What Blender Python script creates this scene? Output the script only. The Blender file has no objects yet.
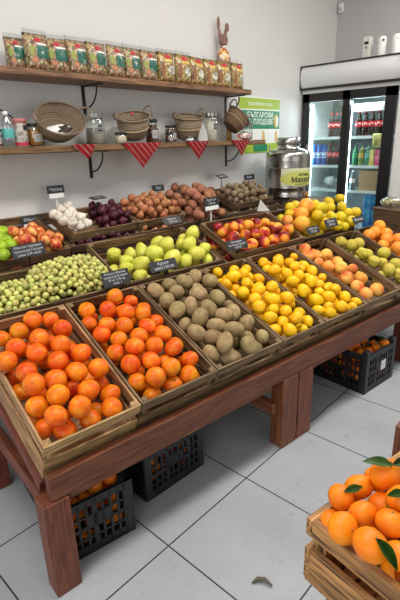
import bpy, bmesh, math, random
from mathutils import Vector, Matrix
random.seed(11)
PI=math.pi
sc=bpy.context.scene; COL=sc.collection
PILES = {
 'C1|persimmon': [[728,558,18,40,1],[798,546,2,36,1],[811,466,15,40,1],[659,524,10,38,1],[700,431,33,40,1],[754,364,37,40,1],[611,431,21,40,1],[660,362,37,40,1],[707,288,41,40,1],[810,306,22,40,1],[557,376,27,40,1],[590,521,-1,34,1],[598,300,22,40,1],[746,218,36,40,1],[829,208,25,40,1],[590,225,42,40,1],[668,218,31,40,1],[747,131,27,40,1],[641,146,40,40,1],[834,117,-30,40,1],[571,280,-43,35,1],[576,164,-2,40,1],[682,70,38,40,1],[597,69,43,40,1],[800,50,-16,40,1],[716,50,-29,40,1],[573,100,-46,37,1],[624,50,-28,40,1],[568,358,-49,32,1],[827,436,-72,36,0],[720,403,-70,38,0],[780,539,-76,32,0],[842,329,-75,33,0],[697,305,-69,39,0],[643,400,-71,37,0],[749,165,-71,37,0],[608,483,-70,38,0],[814,246,-72,36,0],[649,132,-70,38,0],[680,496,-73,35,0],[837,571,-72,36,0],[776,320,-72,36,0],[743,235,-73,35,0],[813,373,-35,37,0],[674,214,-70,38,0],[587,175,-76,32,0],[750,446,-23,37,0],[770,99,-72,36,0],[642,563,-72,36,0],[713,357,-19,33,0],[772,267,-24,32,0],[632,269,-76,32,0],[836,187,-50,34,0],[723,559,-57,35,0],[625,329,-72,32,0]],
 'C2|persimmon': [[1109,564,17,40,1],[1171,524,4,35,1],[960,543,2,40,1],[1035,499,17,40,1],[1093,442,27,40,1],[1164,416,15,40,1],[938,476,-11,35,1],[999,435,-8,40,1],[1045,376,21,40,1],[943,383,3,40,1],[1127,327,26,40,1],[1161,258,29,40,1],[991,327,4,37,1],[1061,288,28,39,1],[1005,236,40,40,1],[1088,216,27,39,1],[1153,172,28,40,1],[943,272,-6,40,1],[950,176,20,40,1],[1027,149,28,40,1],[1199,111,-5,40,1],[1077,85,31,40,1],[941,107,-10,38,1],[994,71,31,40,1],[1153,50,-16,40,1],[1078,50,-38,40,1],[977,50,-42,40,1],[1037,369,-70,38,0],[1026,496,-75,33,0],[1162,203,-74,34,0],[1018,295,-76,32,0],[1006,197,-71,37,0],[957,445,-75,33,0],[1207,447,-76,32,0],[975,127,-73,35,0],[1147,475,-74,34,0],[1187,538,-71,37,0],[1078,461,-75,33,0],[1200,66,-73,35,0],[1129,297,-70,38,0],[1002,568,-74,34,0],[1073,244,-72,36,0],[1105,563,-71,37,0],[1126,386,-74,34,0],[1106,164,-74,34,0],[1046,109,-72,36,0],[1215,238,-75,33,0],[942,294,-74,34,0],[1200,338,-71,37,0],[1116,510,-30,34,0],[1215,157,-75,33,0],[1207,468,-12,36,0],[1192,307,-12,32,0],[1216,377,-16,36,0],[960,515,-70,38,0],[948,383,-75,33,0],[1098,146,-11,33,0],[1202,213,-14,38,0]],
 'C3|kiwi': [[1325,545,6,38,1],[1323,452,16,39,1],[1494,541,18,39,1],[1590,570,7,39,1],[1417,560,5,35,1],[1406,486,19,38,1],[1322,370,24,39,1],[1484,419,34,39,1],[1634,502,16,39,1],[1554,356,37,39,1],[1401,370,22,36,1],[1380,276,34,39,1],[1467,314,27,39,1],[1493,241,38,36,1],[1569,248,20,39,1],[1582,165,18,38,1],[1426,209,20,37,1],[1317,213,12,39,1],[1480,149,27,39,1],[1370,159,12,36,1],[1314,293,-1,30,1],[1364,88,46,39,1],[1545,107,-24,39,1],[1497,49,5,39,1],[1311,98,-6,33,1],[1386,49,-21,39,1],[1417,529,-73,32,0],[1340,271,-67,37,0],[1566,460,-73,31,0],[1537,314,-71,33,0],[1350,563,-70,34,0],[1453,113,-72,32,0],[1479,488,-73,32,0],[1518,165,-67,37,0],[1325,387,-70,34,0],[1481,244,-71,34,0],[1391,332,-72,33,0],[1603,297,-73,32,0],[1357,102,-74,31,0],[1564,230,-73,32,0],[1450,414,-71,33,0],[1342,198,-74,31,0],[1583,62,-69,35,0],[1340,484,-68,37,0],[1517,560,-68,37,0],[1523,408,-71,33,0],[1548,499,-15,37,0],[1620,552,-73,32,0],[1605,422,-36,32,0],[1630,87,-24,33,0],[1625,332,-22,31,0],[1416,213,-72,32,0],[1619,190,-47,38,0],[1388,415,-40,33,0],[1486,356,-43,34,0]],
 'C4|lemon': [[1784,481,23,35,1],[1875,491,13,32,1],[1723,468,-2,30,1],[1818,409,18,31,1],[1720,402,-33,27,1],[1765,425,-17,26,1],[1735,351,19,35,1],[1818,323,32,35,1],[1909,311,38,35,1],[1749,278,27,35,1],[1712,218,34,35,1],[1836,237,30,35,1],[1798,186,16,29,1],[1924,210,34,35,1],[1848,146,17,34,1],[1732,150,12,33,1],[1721,197,-33,28,1],[1796,110,-8,33,1],[1854,78,27,35,1],[1930,55,-4,30,1],[1728,95,-26,35,1],[1778,45,-3,35,1],[1880,36,-24,26,1],[1930,562,-76,30,0],[1861,510,-78,28,0],[1736,280,-75,31,0],[1955,354,-73,33,0],[1856,158,-75,31,0],[1945,149,-76,30,0],[1918,283,-76,30,0],[1788,335,-74,32,0],[1760,162,-76,30,0],[1736,435,-78,28,0],[1791,69,-74,32,0],[1964,493,-74,32,0],[1796,487,-76,30,0],[1792,253,-77,29,0],[1762,538,-61,33,0],[1863,247,-75,31,0],[1937,81,-77,30,0],[1892,453,-75,31,0],[1869,84,-79,27,0],[1862,369,-73,33,0],[1911,214,-46,32,0],[1836,522,-24,30,0],[1924,487,-24,30,0],[1932,403,-35,31,0],[1854,314,-34,32,0],[1893,574,-27,31,0],[1943,265,-22,28,0],[1955,129,-18,33,0],[1765,577,-13,29,0],[1807,262,-20,30,0],[1809,177,-43,27,0],[1782,374,-25,30,0],[1962,233,-77,30,0],[1976,210,-22,28,0],[1815,418,-76,30,0],[1871,425,-25,29,0],[1899,129,-46,29,0],[1951,539,-12,30,0],[1847,569,-77,29,0],[1971,320,-19,31,0],[1972,447,-20,30,0],[1878,370,-5,30,0]],
 'C5|lemon': [[2107,551,-9,33,1],[2165,495,20,35,1],[2080,493,-13,30,1],[2074,438,21,35,1],[2227,416,25,35,1],[2139,395,9,34,1],[2107,324,13,35,1],[2195,349,14,34,1],[2316,350,16,35,1],[2199,268,29,35,1],[2068,221,33,35,1],[2257,243,7,31,1],[2125,245,0,35,1],[2292,160,23,35,1],[2195,129,21,35,1],[2111,151,10,35,1],[2317,98,6,35,1],[2200,45,15,35,1],[2152,89,-6,29,1],[2110,44,0,32,1],[2323,36,-19,26,1],[2200,192,2,30,1],[2239,47,-79,27,0],[2275,517,-76,30,0],[2077,386,-74,32,0],[2269,190,-74,32,0],[2199,447,-76,30,0],[2162,316,-77,29,0],[2266,285,-79,28,0],[2092,121,-74,32,0],[2330,375,-76,30,0],[2093,48,-79,28,0],[2372,69,-75,31,0],[2177,132,-76,30,0],[2107,274,-77,30,0],[2333,122,-77,29,0],[2076,551,-73,33,0],[2154,506,-75,31,0],[2342,282,-76,31,0],[2098,195,-75,31,0],[2374,551,-76,30,0],[2215,559,-75,31,0],[2209,234,-75,31,0],[2223,498,-45,33,0],[2150,376,-76,30,0],[2159,69,-74,32,0],[2373,237,-38,32,0],[2267,446,-51,31,0],[2109,334,-51,31,0],[2094,470,-78,28,0],[2211,339,-53,29,0],[2380,345,-60,30,0],[2107,428,-41,29,0],[2244,548,-10,32,0],[2325,516,-39,31,0],[2155,183,-45,33,0],[2225,93,-42,32,0],[2185,278,-37,29,0],[2379,447,-25,33,0],[2295,287,-25,33,0],[2383,134,-50,29,0],[2166,559,-43,27,0],[2310,214,-19,31,0],[2338,159,-20,30,0],[2077,98,-15,31,0],[2277,130,-37,29,0],[2279,489,-4,30,0],[2203,403,-32,31,0],[2255,329,-2,28,0],[2379,536,-18,28,0],[2373,385,-12,31,0],[2262,46,-20,30,0],[2297,412,-9,30,0],[2376,53,-16,30,0],[2381,305,-18,28,0]],
 'C6|peach': [[2526,571,-12,40,1],[2483,508,-17,40,1],[2554,492,-16,36,1],[2621,464,-7,40,1],[2489,419,-14,35,1],[2483,350,9,40,1],[2583,356,13,40,1],[2536,295,24,40,1],[2647,274,-1,36,1],[2483,212,20,40,1],[2599,177,8,40,1],[2503,137,1,40,1],[2483,62,5,40,1],[2576,52,19,40,1],[2665,439,-74,34,0],[2542,542,-74,34,0],[2580,355,-71,37,0],[2578,283,-73,35,0],[2742,510,-73,35,0],[2591,100,-70,38,0],[2487,152,-70,38,0],[2639,571,-71,37,0],[2751,256,-72,36,0],[2545,444,-76,32,0],[2712,367,-70,38,0],[2669,248,-75,33,0]],
 'C7|quince': [[2908,546,-10,40,1],[2905,466,10,41,1],[3013,476,-2,41,1],[2887,364,17,41,1],[3065,302,18,41,1],[2904,272,5,41,1],[2977,246,-4,36,1],[2902,159,10,41,1],[3039,185,6,41,1],[2963,107,1,41,1],[2960,357,-11,40,1],[3028,450,-72,36,0],[2876,297,-69,39,0],[2866,54,-69,39,0],[3048,104,-75,33,0],[2858,171,-72,36,0],[2938,202,-73,35,0],[3061,545,-71,37,0],[3035,362,-70,38,0],[3068,241,-70,38,0],[3095,412,-68,40,0],[2929,475,-74,34,0],[3013,200,-73,35,0],[2936,404,-73,35,0],[2954,571,-74,34,0]],
 'C8|orange': [[3421,565,24,47,1],[3237,527,-4,47,1],[3326,536,3,47,1],[3396,479,10,47,1],[3312,424,8,47,1],[3233,397,-12,43,1],[3404,384,17,47,1],[3256,304,21,47,1],[3415,161,-63,45,0],[3390,544,-65,43,0],[3471,246,-65,43,0],[3331,372,-65,43,0],[3259,267,-64,44,0],[3488,490,-66,42,0],[3326,219,-65,43,0],[3408,305,-71,37,0],[3291,108,-71,37,0],[3344,144,-21,43,0],[3279,497,-70,38,0],[3249,188,-44,44,0],[3446,73,-71,37,0]],
 'P|pear': [[1311,913,-9,34,1],[1345,841,-17,34,1],[1461,878,-11,34,1],[1308,782,-14,34,1],[1385,768,2,44,1],[1490,807,24,45,1],[1609,860,20,44,1],[1561,736,23,45,1],[1479,729,1,35,1],[1755,899,-22,34,1],[1342,704,-18,34,1],[1837,910,27,45,1],[1753,832,15,42,1],[1738,743,9,45,1],[1816,764,18,34,1],[1640,716,-3,39,1],[1814,717,-34,34,1],[1816,955,-35,34,1],[1701,937,-69,36,0],[1379,882,-68,37,0],[1522,831,-67,38,0],[1583,887,-64,41,0],[1765,844,-66,39,0],[1595,788,-62,42,0],[1345,956,-69,36,0],[1540,726,-68,37,0],[1677,749,-69,36,0],[1653,848,-69,37,0],[1426,800,-70,35,0],[1387,721,-69,36,0],[1532,969,-66,39,0],[1445,949,-66,39,0],[1275,843,-70,36,0],[1637,969,-37,40,0],[1277,717,-68,37,0],[1769,768,-70,36,0]],
 'N|nectarine': [[2123,860,51,38,1],[2187,868,36,31,1],[2249,857,50,36,1],[2321,853,51,36,1],[2411,855,42,34,1],[2520,740,40,40,1],[2407,765,50,40,1],[2288,750,51,38,1],[2218,761,47,35,1],[2165,788,27,31,1],[2023,753,55,36,1],[2131,692,26,39,1],[2203,669,41,40,1],[2307,673,38,38,1],[2402,673,40,40,1],[2067,681,18,31,1],[2059,927,26,31,1],[2031,856,32,34,1],[2074,795,28,38,1],[2121,754,58,34,1],[2026,735,-76,32,0],[2178,863,-72,36,0],[2018,878,-76,32,0],[2137,775,-71,37,0],[2515,698,-72,36,0],[2204,698,-69,39,0],[2352,929,-75,33,0],[2297,852,-72,36,0],[2086,835,-76,32,0],[2408,687,-75,33,0],[2240,779,-74,34,0],[2366,760,-34,38,0],[2066,778,-47,37,0],[2483,799,-37,39,0],[2446,734,-46,38,0],[2279,694,-73,35,0],[2424,945,-27,33,0],[2107,711,-72,36,0],[2124,872,-33,35,0],[2086,932,-40,36,0],[2360,861,-34,38,0],[2235,862,-35,33,0],[2244,728,-22,34,0],[2172,942,-12,36,0],[2254,923,13,37,0],[2314,798,-4,36,0],[2467,874,-26,38,0],[2054,876,-27,33,0],[2345,699,-74,34,0],[2016,927,-40,32,0],[2030,731,-12,36,0],[2376,924,8,32,0],[2538,884,-20,32,0],[2528,829,6,34,0],[2221,803,-9,35,0],[2024,821,-20,32,0],[2458,716,20,32,0],[2173,742,-26,34,0]],
 'G|grapefruit': [[2836,871,106,56,1],[2745,829,74,53,1],[2661,745,60,56,1],[2864,795,-58,50,0],[2983,920,-63,45,0],[2969,788,-56,52,0],[3117,906,-59,49,0]],
 'G|yellow_apple': [[2896,802,119,41,1],[3266,960,43,41,1],[3186,885,40,41,1],[2814,744,98,41,1],[2835,757,31,33,1],[2872,699,54,41,1],[3004,736,65,34,1],[3481,997,30,41,1],[3313,868,42,41,1],[3081,717,68,41,1],[3005,674,33,38,1],[3300,790,30,41,1],[3193,682,36,41,1],[3384,773,35,41,1],[3072,656,23,35,1],[3142,747,-72,36,0],[2728,711,-71,37,0],[2792,892,-71,37,0],[2708,857,-72,36,0],[2868,956,-68,40,0],[3047,853,-75,33,0],[3116,809,-49,39,0],[2711,784,-75,33,0],[2745,945,-70,38,0],[3067,736,-72,36,0],[2901,881,-69,39,0],[2871,717,-29,39,0],[2790,737,-56,36,0],[2736,740,-4,40,0],[3074,971,-28,40,0],[2885,920,-7,37,0],[2819,960,-8,40,0],[2767,819,-57,39,0],[3044,805,-30,34,0],[2701,939,-17,35,0],[2944,965,-11,37,0],[3103,741,-9,39,0],[2843,837,11,39,0],[2700,830,-10,34,0],[3078,800,30,38,0],[3024,734,-19,33,0],[2931,851,-14,34,0],[3005,908,9,33,0],[2777,875,-2,38,0],[3090,882,14,34,0],[2986,803,26,38,0],[3077,949,39,35,0],[2718,900,37,37,0],[2862,975,50,38,0],[2938,744,9,37,0],[2966,969,53,33,0],[2980,834,91,39,0],[3152,774,25,33,0],[2911,888,55,39,0],[2779,960,53,37,0],[3146,972,-24,36,0],[2896,805,42,34,0],[2993,909,78,38,0],[3056,872,72,36,0]],
 'G|peach': [[2620,834,42,38,1],[2773,900,55,29,1]],
 'A|green_apple': [[1032,192,46,33,1],[977,114,57,31,1],[1015,72,32,34,1],[958,59,48,30,1],[944,5,34,30,1],[1027,133,34,30,1]],
 'A|red_apple': [[1070,99,32,30,1],[1074,47,66,35,1],[1218,226,25,30,1],[1154,117,59,34,1],[1146,178,29,30,1],[1224,169,30,30,1],[1182,38,55,35,1],[1204,116,23,30,1],[1265,126,18,30,1],[1286,74,27,30,1],[1260,40,-5,30,1],[1202,40,-5,30,1],[1060,134,76,30,1],[1124,68,35,30,1],[1231,11,34,30,1],[1097,149,34,30,1],[681,56,-73,35,0],[758,98,-71,37,0],[672,281,-73,35,0],[1045,330,-74,34,0],[1029,160,-76,32,0],[1138,208,-74,34,0],[670,153,-73,35,0],[1113,130,-76,32,0],[872,256,-76,32,0],[967,257,-74,34,0],[1194,258,-75,33,0],[1205,139,-75,33,0],[1142,332,-73,35,0],[1031,56,-71,37,0],[915,62,-72,36,0],[745,304,-73,35,0],[835,348,-71,37,0],[922,168,-72,36,0],[1034,226,-71,37,0],[1243,332,-73,35,0],[1202,82,-50,34,0],[746,203,-74,34,0],[810,147,-74,34,0],[1086,264,-46,34,0],[905,293,-30,38,0]],
 'U1|garlic': [[1477,285,88,29,1],[1415,257,86,29,1],[1364,253,71,28,1],[1445,206,99,29,1],[1396,167,104,26,1],[1369,202,80,27,1],[1354,138,88,29,1],[1371,82,108,29,1],[1438,108,113,29,1],[1468,73,87,27,1],[1416,71,81,26,1],[1387,105,65,22,1],[1441,156,94,24,1],[1506,156,-16,27,0],[1425,197,-19,24,0],[1402,91,-17,26,0],[1448,144,-15,28,0],[1498,220,-17,26,0],[1463,97,-20,23,0]],
 'U1|red_onion': [[1699,134,-14,29,0],[1626,247,-14,29,0],[1618,132,-15,28,0],[1767,115,-14,29,0],[1719,71,-18,25,0],[1635,177,3,26,0],[1757,172,-14,29,0],[1697,253,-16,27,0],[1627,77,-14,29,0],[1693,90,22,29,0],[1682,163,30,29,0],[1735,121,26,25,0],[1667,238,21,24,0],[1646,112,22,25,0],[1740,166,49,28,0],[1624,234,49,28,0],[1655,199,71,26,0],[1615,142,48,27,0],[1770,213,66,25,0],[1723,73,65,28,0],[1721,235,72,27,0],[1757,73,20,27,0],[1613,99,76,27,0],[1661,131,69,28,0],[1655,76,54,25,0],[1705,189,83,26,0],[1763,246,97,24,0],[1735,129,87,26,0],[1659,87,106,29,0],[1674,251,83,26,0],[1632,164,100,27,0],[1615,239,101,24,0],[1756,172,98,25,0],[1682,134,114,25,0],[1767,107,58,25,0],[1613,72,33,24,0],[1760,82,98,25,0]],
 'U2|onion': [[1910,169,-19,24,0],[1942,133,-20,23,0],[1907,99,-19,24,0],[2080,90,-19,24,0],[2165,76,-17,26,0],[1999,235,-18,25,0],[1983,100,-20,23,0],[1878,226,-16,27,0],[1868,122,-19,24,0],[2098,134,-20,23,0],[1948,230,-19,24,0],[2177,136,-20,23,0],[2066,162,5,28,0],[1952,178,3,26,0],[2020,114,7,26,0],[1894,144,19,26,0],[2127,124,18,25,0],[2197,97,15,26,0],[1987,69,13,24,0],[1970,125,18,25,0],[2092,203,25,28,0],[2014,178,28,27,0],[2094,73,22,25,0],[1919,75,22,25,0],[1875,72,2,25,0],[1930,213,30,25,0],[2073,132,45,24,0],[2139,79,24,23,0],[2148,162,38,25,0],[1874,245,33,28,0],[2199,147,56,27,0],[1894,107,51,26,0],[2166,106,55,26,0],[2035,70,-17,26,0],[1878,191,20,23,0],[2004,102,56,27,0],[1922,153,60,27,0],[1923,256,57,24,0],[2104,95,60,23,0],[1870,189,65,24,0],[2011,212,67,26,0],[1963,182,52,27,0],[1962,119,79,26,0],[1873,144,79,26,0],[2029,170,82,25,0],[1869,80,80,23,0],[1872,254,84,27,0],[1947,76,100,27,0],[2055,199,57,24,0],[1916,205,79,26,0],[2062,70,57,24,0],[2149,148,85,24,0],[2073,225,94,25,0],[2141,74,82,25,0],[2170,196,91,26,0],[2193,254,100,27,0],[2194,121,99,26,0],[2037,93,94,25,0],[1992,161,115,26,0],[2139,233,98,25,0],[1980,234,103,26,0],[1935,258,105,28,0],[2091,138,91,26,0],[2031,242,116,27,0],[1912,142,110,25,0],[2125,113,118,25,0],[1961,196,125,24,0],[2047,171,127,26,0],[1966,118,129,24,0],[2070,92,128,23,0],[2106,191,114,25,0],[1902,94,111,26,0],[2018,115,136,27,0],[2205,85,68,23,0],[2103,250,120,23,0],[1913,189,124,23,0],[2086,148,141,24,0]],
 'LP|potato': [[2732,581,25,39,1],[2525,450,41,43,1],[2605,399,35,43,1],[2783,496,25,39,1],[2766,365,35,43,1],[2334,51,169,36,1],[2393,293,40,43,1],[2427,151,44,43,1],[2537,129,30,38,1],[2763,265,38,41,1],[2849,255,29,38,1],[2577,85,93,35,1],[2860,351,27,35,1],[2360,14,41,43,1],[2620,20,25,35,1],[2319,294,79,34,1],[2494,292,30,39,1],[2337,228,-42,40,0],[2433,272,-49,34,0],[2465,145,-45,38,0],[2555,164,-46,36,0],[2516,284,-46,36,0],[2642,168,-46,36,0],[2589,77,-48,35,0],[2340,316,-48,35,0],[2655,81,-5,37,0],[2365,71,-45,38,0],[2588,230,-6,40,0],[2662,322,-5,38,0],[2454,224,13,39,0],[2521,61,-16,35,0],[2365,212,43,41,0],[2329,152,-17,34,0],[2414,346,-49,34,0],[2623,152,34,40,0],[2341,96,33,35,0],[2663,245,28,35,0],[2453,54,-48,35,0],[2568,323,36,38,0],[2519,198,65,39,0],[2634,216,91,34,0],[2454,284,99,37,0],[2635,299,75,34,0],[2470,101,98,40,0],[2574,261,117,39,0],[2578,155,104,34,0],[2445,203,119,41,0],[2431,68,28,38,0],[2529,202,143,34,0]],
 'U3|small_potato': [[2858,110,-19,24,0],[2915,87,-16,27,0],[3048,90,-17,26,0],[2947,144,-17,26,0],[3190,73,-15,28,0],[2893,194,-18,25,0],[2846,246,-14,29,0],[3103,85,-15,28,0],[2905,254,-17,26,0],[3159,125,-19,24,0],[2986,97,-16,27,0],[3242,84,-7,28,0],[2848,149,6,25,0],[3033,131,15,26,0],[3110,186,17,24,0],[3149,101,22,25,0],[2922,173,20,27,0],[2890,231,26,25,0],[2953,100,22,25,0],[2881,108,23,26,0],[3082,123,10,25,0],[3205,112,22,29,0],[3011,80,27,26,0],[3094,85,38,25,0],[2843,257,39,26,0],[3164,144,38,25,0],[2928,135,56,27,0],[2910,74,43,26,0],[2845,209,21,24,0],[2878,180,42,25,0],[3247,78,49,28,0],[2859,89,62,25,0],[2987,254,56,27,0],[3121,137,58,25,0],[3032,122,61,24,0],[3251,254,78,29,0],[3216,124,70,25,0],[3193,210,76,27,0],[3184,72,46,25,0],[3004,192,71,26,0],[3047,232,67,26,0],[2899,248,74,29,0],[2848,183,86,29,0],[2974,78,64,27,0],[3092,243,82,25,0],[2930,204,69,24,0],[3092,104,85,28,0],[3031,152,102,29,0],[2899,85,93,28,0],[2851,136,53,24,0],[3168,162,94,25,0],[3043,72,64,27,0],[3247,166,79,26,0],[2851,116,104,27,0],[2913,139,110,29,0],[3259,111,90,25,0],[3114,178,91,26,0],[3189,97,101,24,0],[2901,222,118,25,0],[3005,227,109,28,0],[2967,147,90,29,0],[2990,102,108,27,0],[3164,255,98,29,0],[2851,237,86,25,0],[2936,183,117,24,0],[2947,244,90,25,0],[3037,77,117,28,0],[3137,113,107,26,0],[3225,140,118,25,0],[2945,78,111,26,0],[3228,218,113,28,0],[2843,76,11,26,0],[3057,200,103,26,0],[3098,143,130,29,0],[3104,215,122,25,0]],
 'LS|small_potato': [[2866,123,-61,27,0],[3092,155,-60,28,0],[2932,169,-61,27,0],[2806,174,-64,24,0],[2927,224,-59,29,0],[3357,138,-64,24,0],[3258,307,-62,26,0],[3293,89,-62,26,0],[2883,337,-62,26,0],[3159,314,-59,29,0],[2902,76,-62,26,0],[3132,72,-62,26,0],[3342,310,-62,26,0],[2989,216,-62,26,0],[3202,182,-61,27,0],[3154,233,-61,27,0],[3050,289,-64,24,0],[3097,309,-62,26,0],[3034,91,-63,25,0],[3059,238,-64,24,0],[2853,67,-62,26,0],[2820,222,-61,27,0],[3068,42,-62,26,0],[2991,67,-64,24,0],[2933,284,-61,27,0],[2972,324,-60,28,0],[2835,280,-64,24,0],[3243,100,-63,25,0],[3356,206,-61,27,0],[3286,190,-60,28,0],[2782,78,-63,25,0],[3330,360,-62,26,0],[3009,152,-63,25,0],[2874,248,-63,25,0],[3050,190,-62,26,0],[3283,248,-63,25,0],[2948,122,-63,25,0],[2890,281,-29,27,0],[3228,260,-60,28,0],[3147,118,-63,25,0],[3051,356,-59,29,0],[3335,258,-59,29,0],[3313,146,-45,27,0],[3099,266,-37,27,0],[3242,204,-36,28,0],[3249,150,-61,27,0],[2785,338,-64,24,0],[3009,255,-44,24,0],[3138,177,-45,27,0],[3170,83,-35,25,0],[3090,104,-53,27,0],[3218,338,-51,29,0],[2810,304,-28,28,0],[3016,192,-24,28,0],[2864,168,-32,28,0],[3201,141,-32,24,0],[3034,53,-24,28,0],[3172,266,-25,27,0],[2816,125,-50,26,0],[3344,82,-63,25,0],[2824,352,-43,25,0],[2876,63,-15,29,0],[2979,138,-23,29,0],[3234,60,-32,28,0],[2823,46,-24,28,0],[3032,115,-17,27,0],[3056,159,-22,26,0],[3182,358,-24,24,0],[3103,46,-27,25,0],[3031,306,-20,28,0]],
 'LO|onion': [[2107,53,-59,29,0],[2160,65,-63,25,0],[2025,51,-59,29,0],[1936,77,-60,28,0],[1979,43,-33,27,0],[2204,58,-43,25,0],[1898,75,-26,26,0],[2062,41,-21,27,0],[1881,44,-62,26,0],[2130,56,-8,28,0],[1961,70,4,24,0],[2184,71,1,25,0],[2029,70,7,27,0],[1884,43,8,24,0],[2083,73,9,25,0]],
 'LR|red_onion': [[1619,63,-62,26,0],[1563,47,-61,27,0],[1404,47,-60,28,0],[1460,63,-62,26,0],[1775,55,-61,27,0],[1701,60,-61,27,0],[1643,77,-22,26,0],[1515,52,-40,28,0],[1741,48,-23,25,0],[1464,43,-13,27,0],[1567,50,-8,28,0],[1675,42,-11,25,0],[1413,49,-9,27,0],[1518,47,12,28,0],[1784,59,4,28,0],[1718,73,14,26,0],[1629,42,9,25,0]],
 'M|mandarin': [[152,-66,66,33,1],[121,-31,27,29,1],[67,-29,30,27,1],[8,-78,31,29,1],[63,-81,30,28,1],[69,-131,47,27,1],[-2,-139,51,31,1],[38,-170,26,28,1],[121,-115,59,27,1],[124,-82,18,27,1],[37,-37,-10,27,1],[233,-49,19,27,1],[175,-37,22,27,1],[299,-94,-77,31,0],[130,-376,-75,33,0],[198,-343,-79,29,0],[72,-221,-78,30,0],[310,-158,-74,34,0],[100,-143,-74,34,0],[293,-492,-77,31,0],[306,-258,-76,32,0],[312,-330,-78,30,0],[215,-475,-78,30,0],[107,-537,-74,34,0],[220,-277,-76,32,0],[182,-70,-76,32,0],[182,-231,-77,31,0],[270,-385,-80,28,0],[243,-207,-75,33,0],[311,-556,-79,29,0],[165,-482,-48,32,0],[237,-544,-75,33,0],[199,-161,-76,32,0],[210,-401,-79,29,0],[45,-532,-78,30,0],[55,-380,-75,33,0],[108,-317,-76,32,0],[111,-58,-74,34,0],[214,-99,-33,31,0],[102,-470,-79,29,0],[247,-320,-45,31,0],[127,-226,-50,34,0],[242,-48,-78,30,0],[67,-490,-35,33,0],[135,-170,-31,29,0],[55,-78,-52,32,0],[314,-429,-74,34,0],[151,-540,-31,29,0],[67,-250,-26,34,0],[71,-184,-30,34,0],[174,-369,-35,29,0],[260,-399,-24,32,0],[175,-289,-40,28,0],[278,-75,-22,34,0],[187,-201,-25,31,0],[253,-487,-30,34,0],[304,-360,-30,30,0],[57,-419,-22,34,0],[288,-234,-22,30,0]]
}

# ---------------------------------------------------------------- frames of the display (metres)
def frame(o,th,al):
    e=Vector((math.cos(th),math.sin(th),0)); n=Vector((-math.sin(th)*math.cos(al),math.cos(th)*math.cos(al),math.sin(al))); z=e.cross(n)
    M=Matrix((e,n,z)).transposed().to_4x4(); M.translation=Vector(o); return M
TH=math.radians(-6.63); AL=math.radians(22.75); AW=math.radians(21.6)
FT=frame((0,1.2315,.60),TH,AL)            # rim plane of the slanted display table
FW=frame((0,2.2,.955),0,AW)               # rim plane of the tier by the wall
FL=frame((.632,.331,.80),math.radians(-11),0)
FF=frame((0,1.2315,0),TH,0)               # floor frame under the display table
FRAMES={'T':FT,'W':FW,'L':FL}
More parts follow.
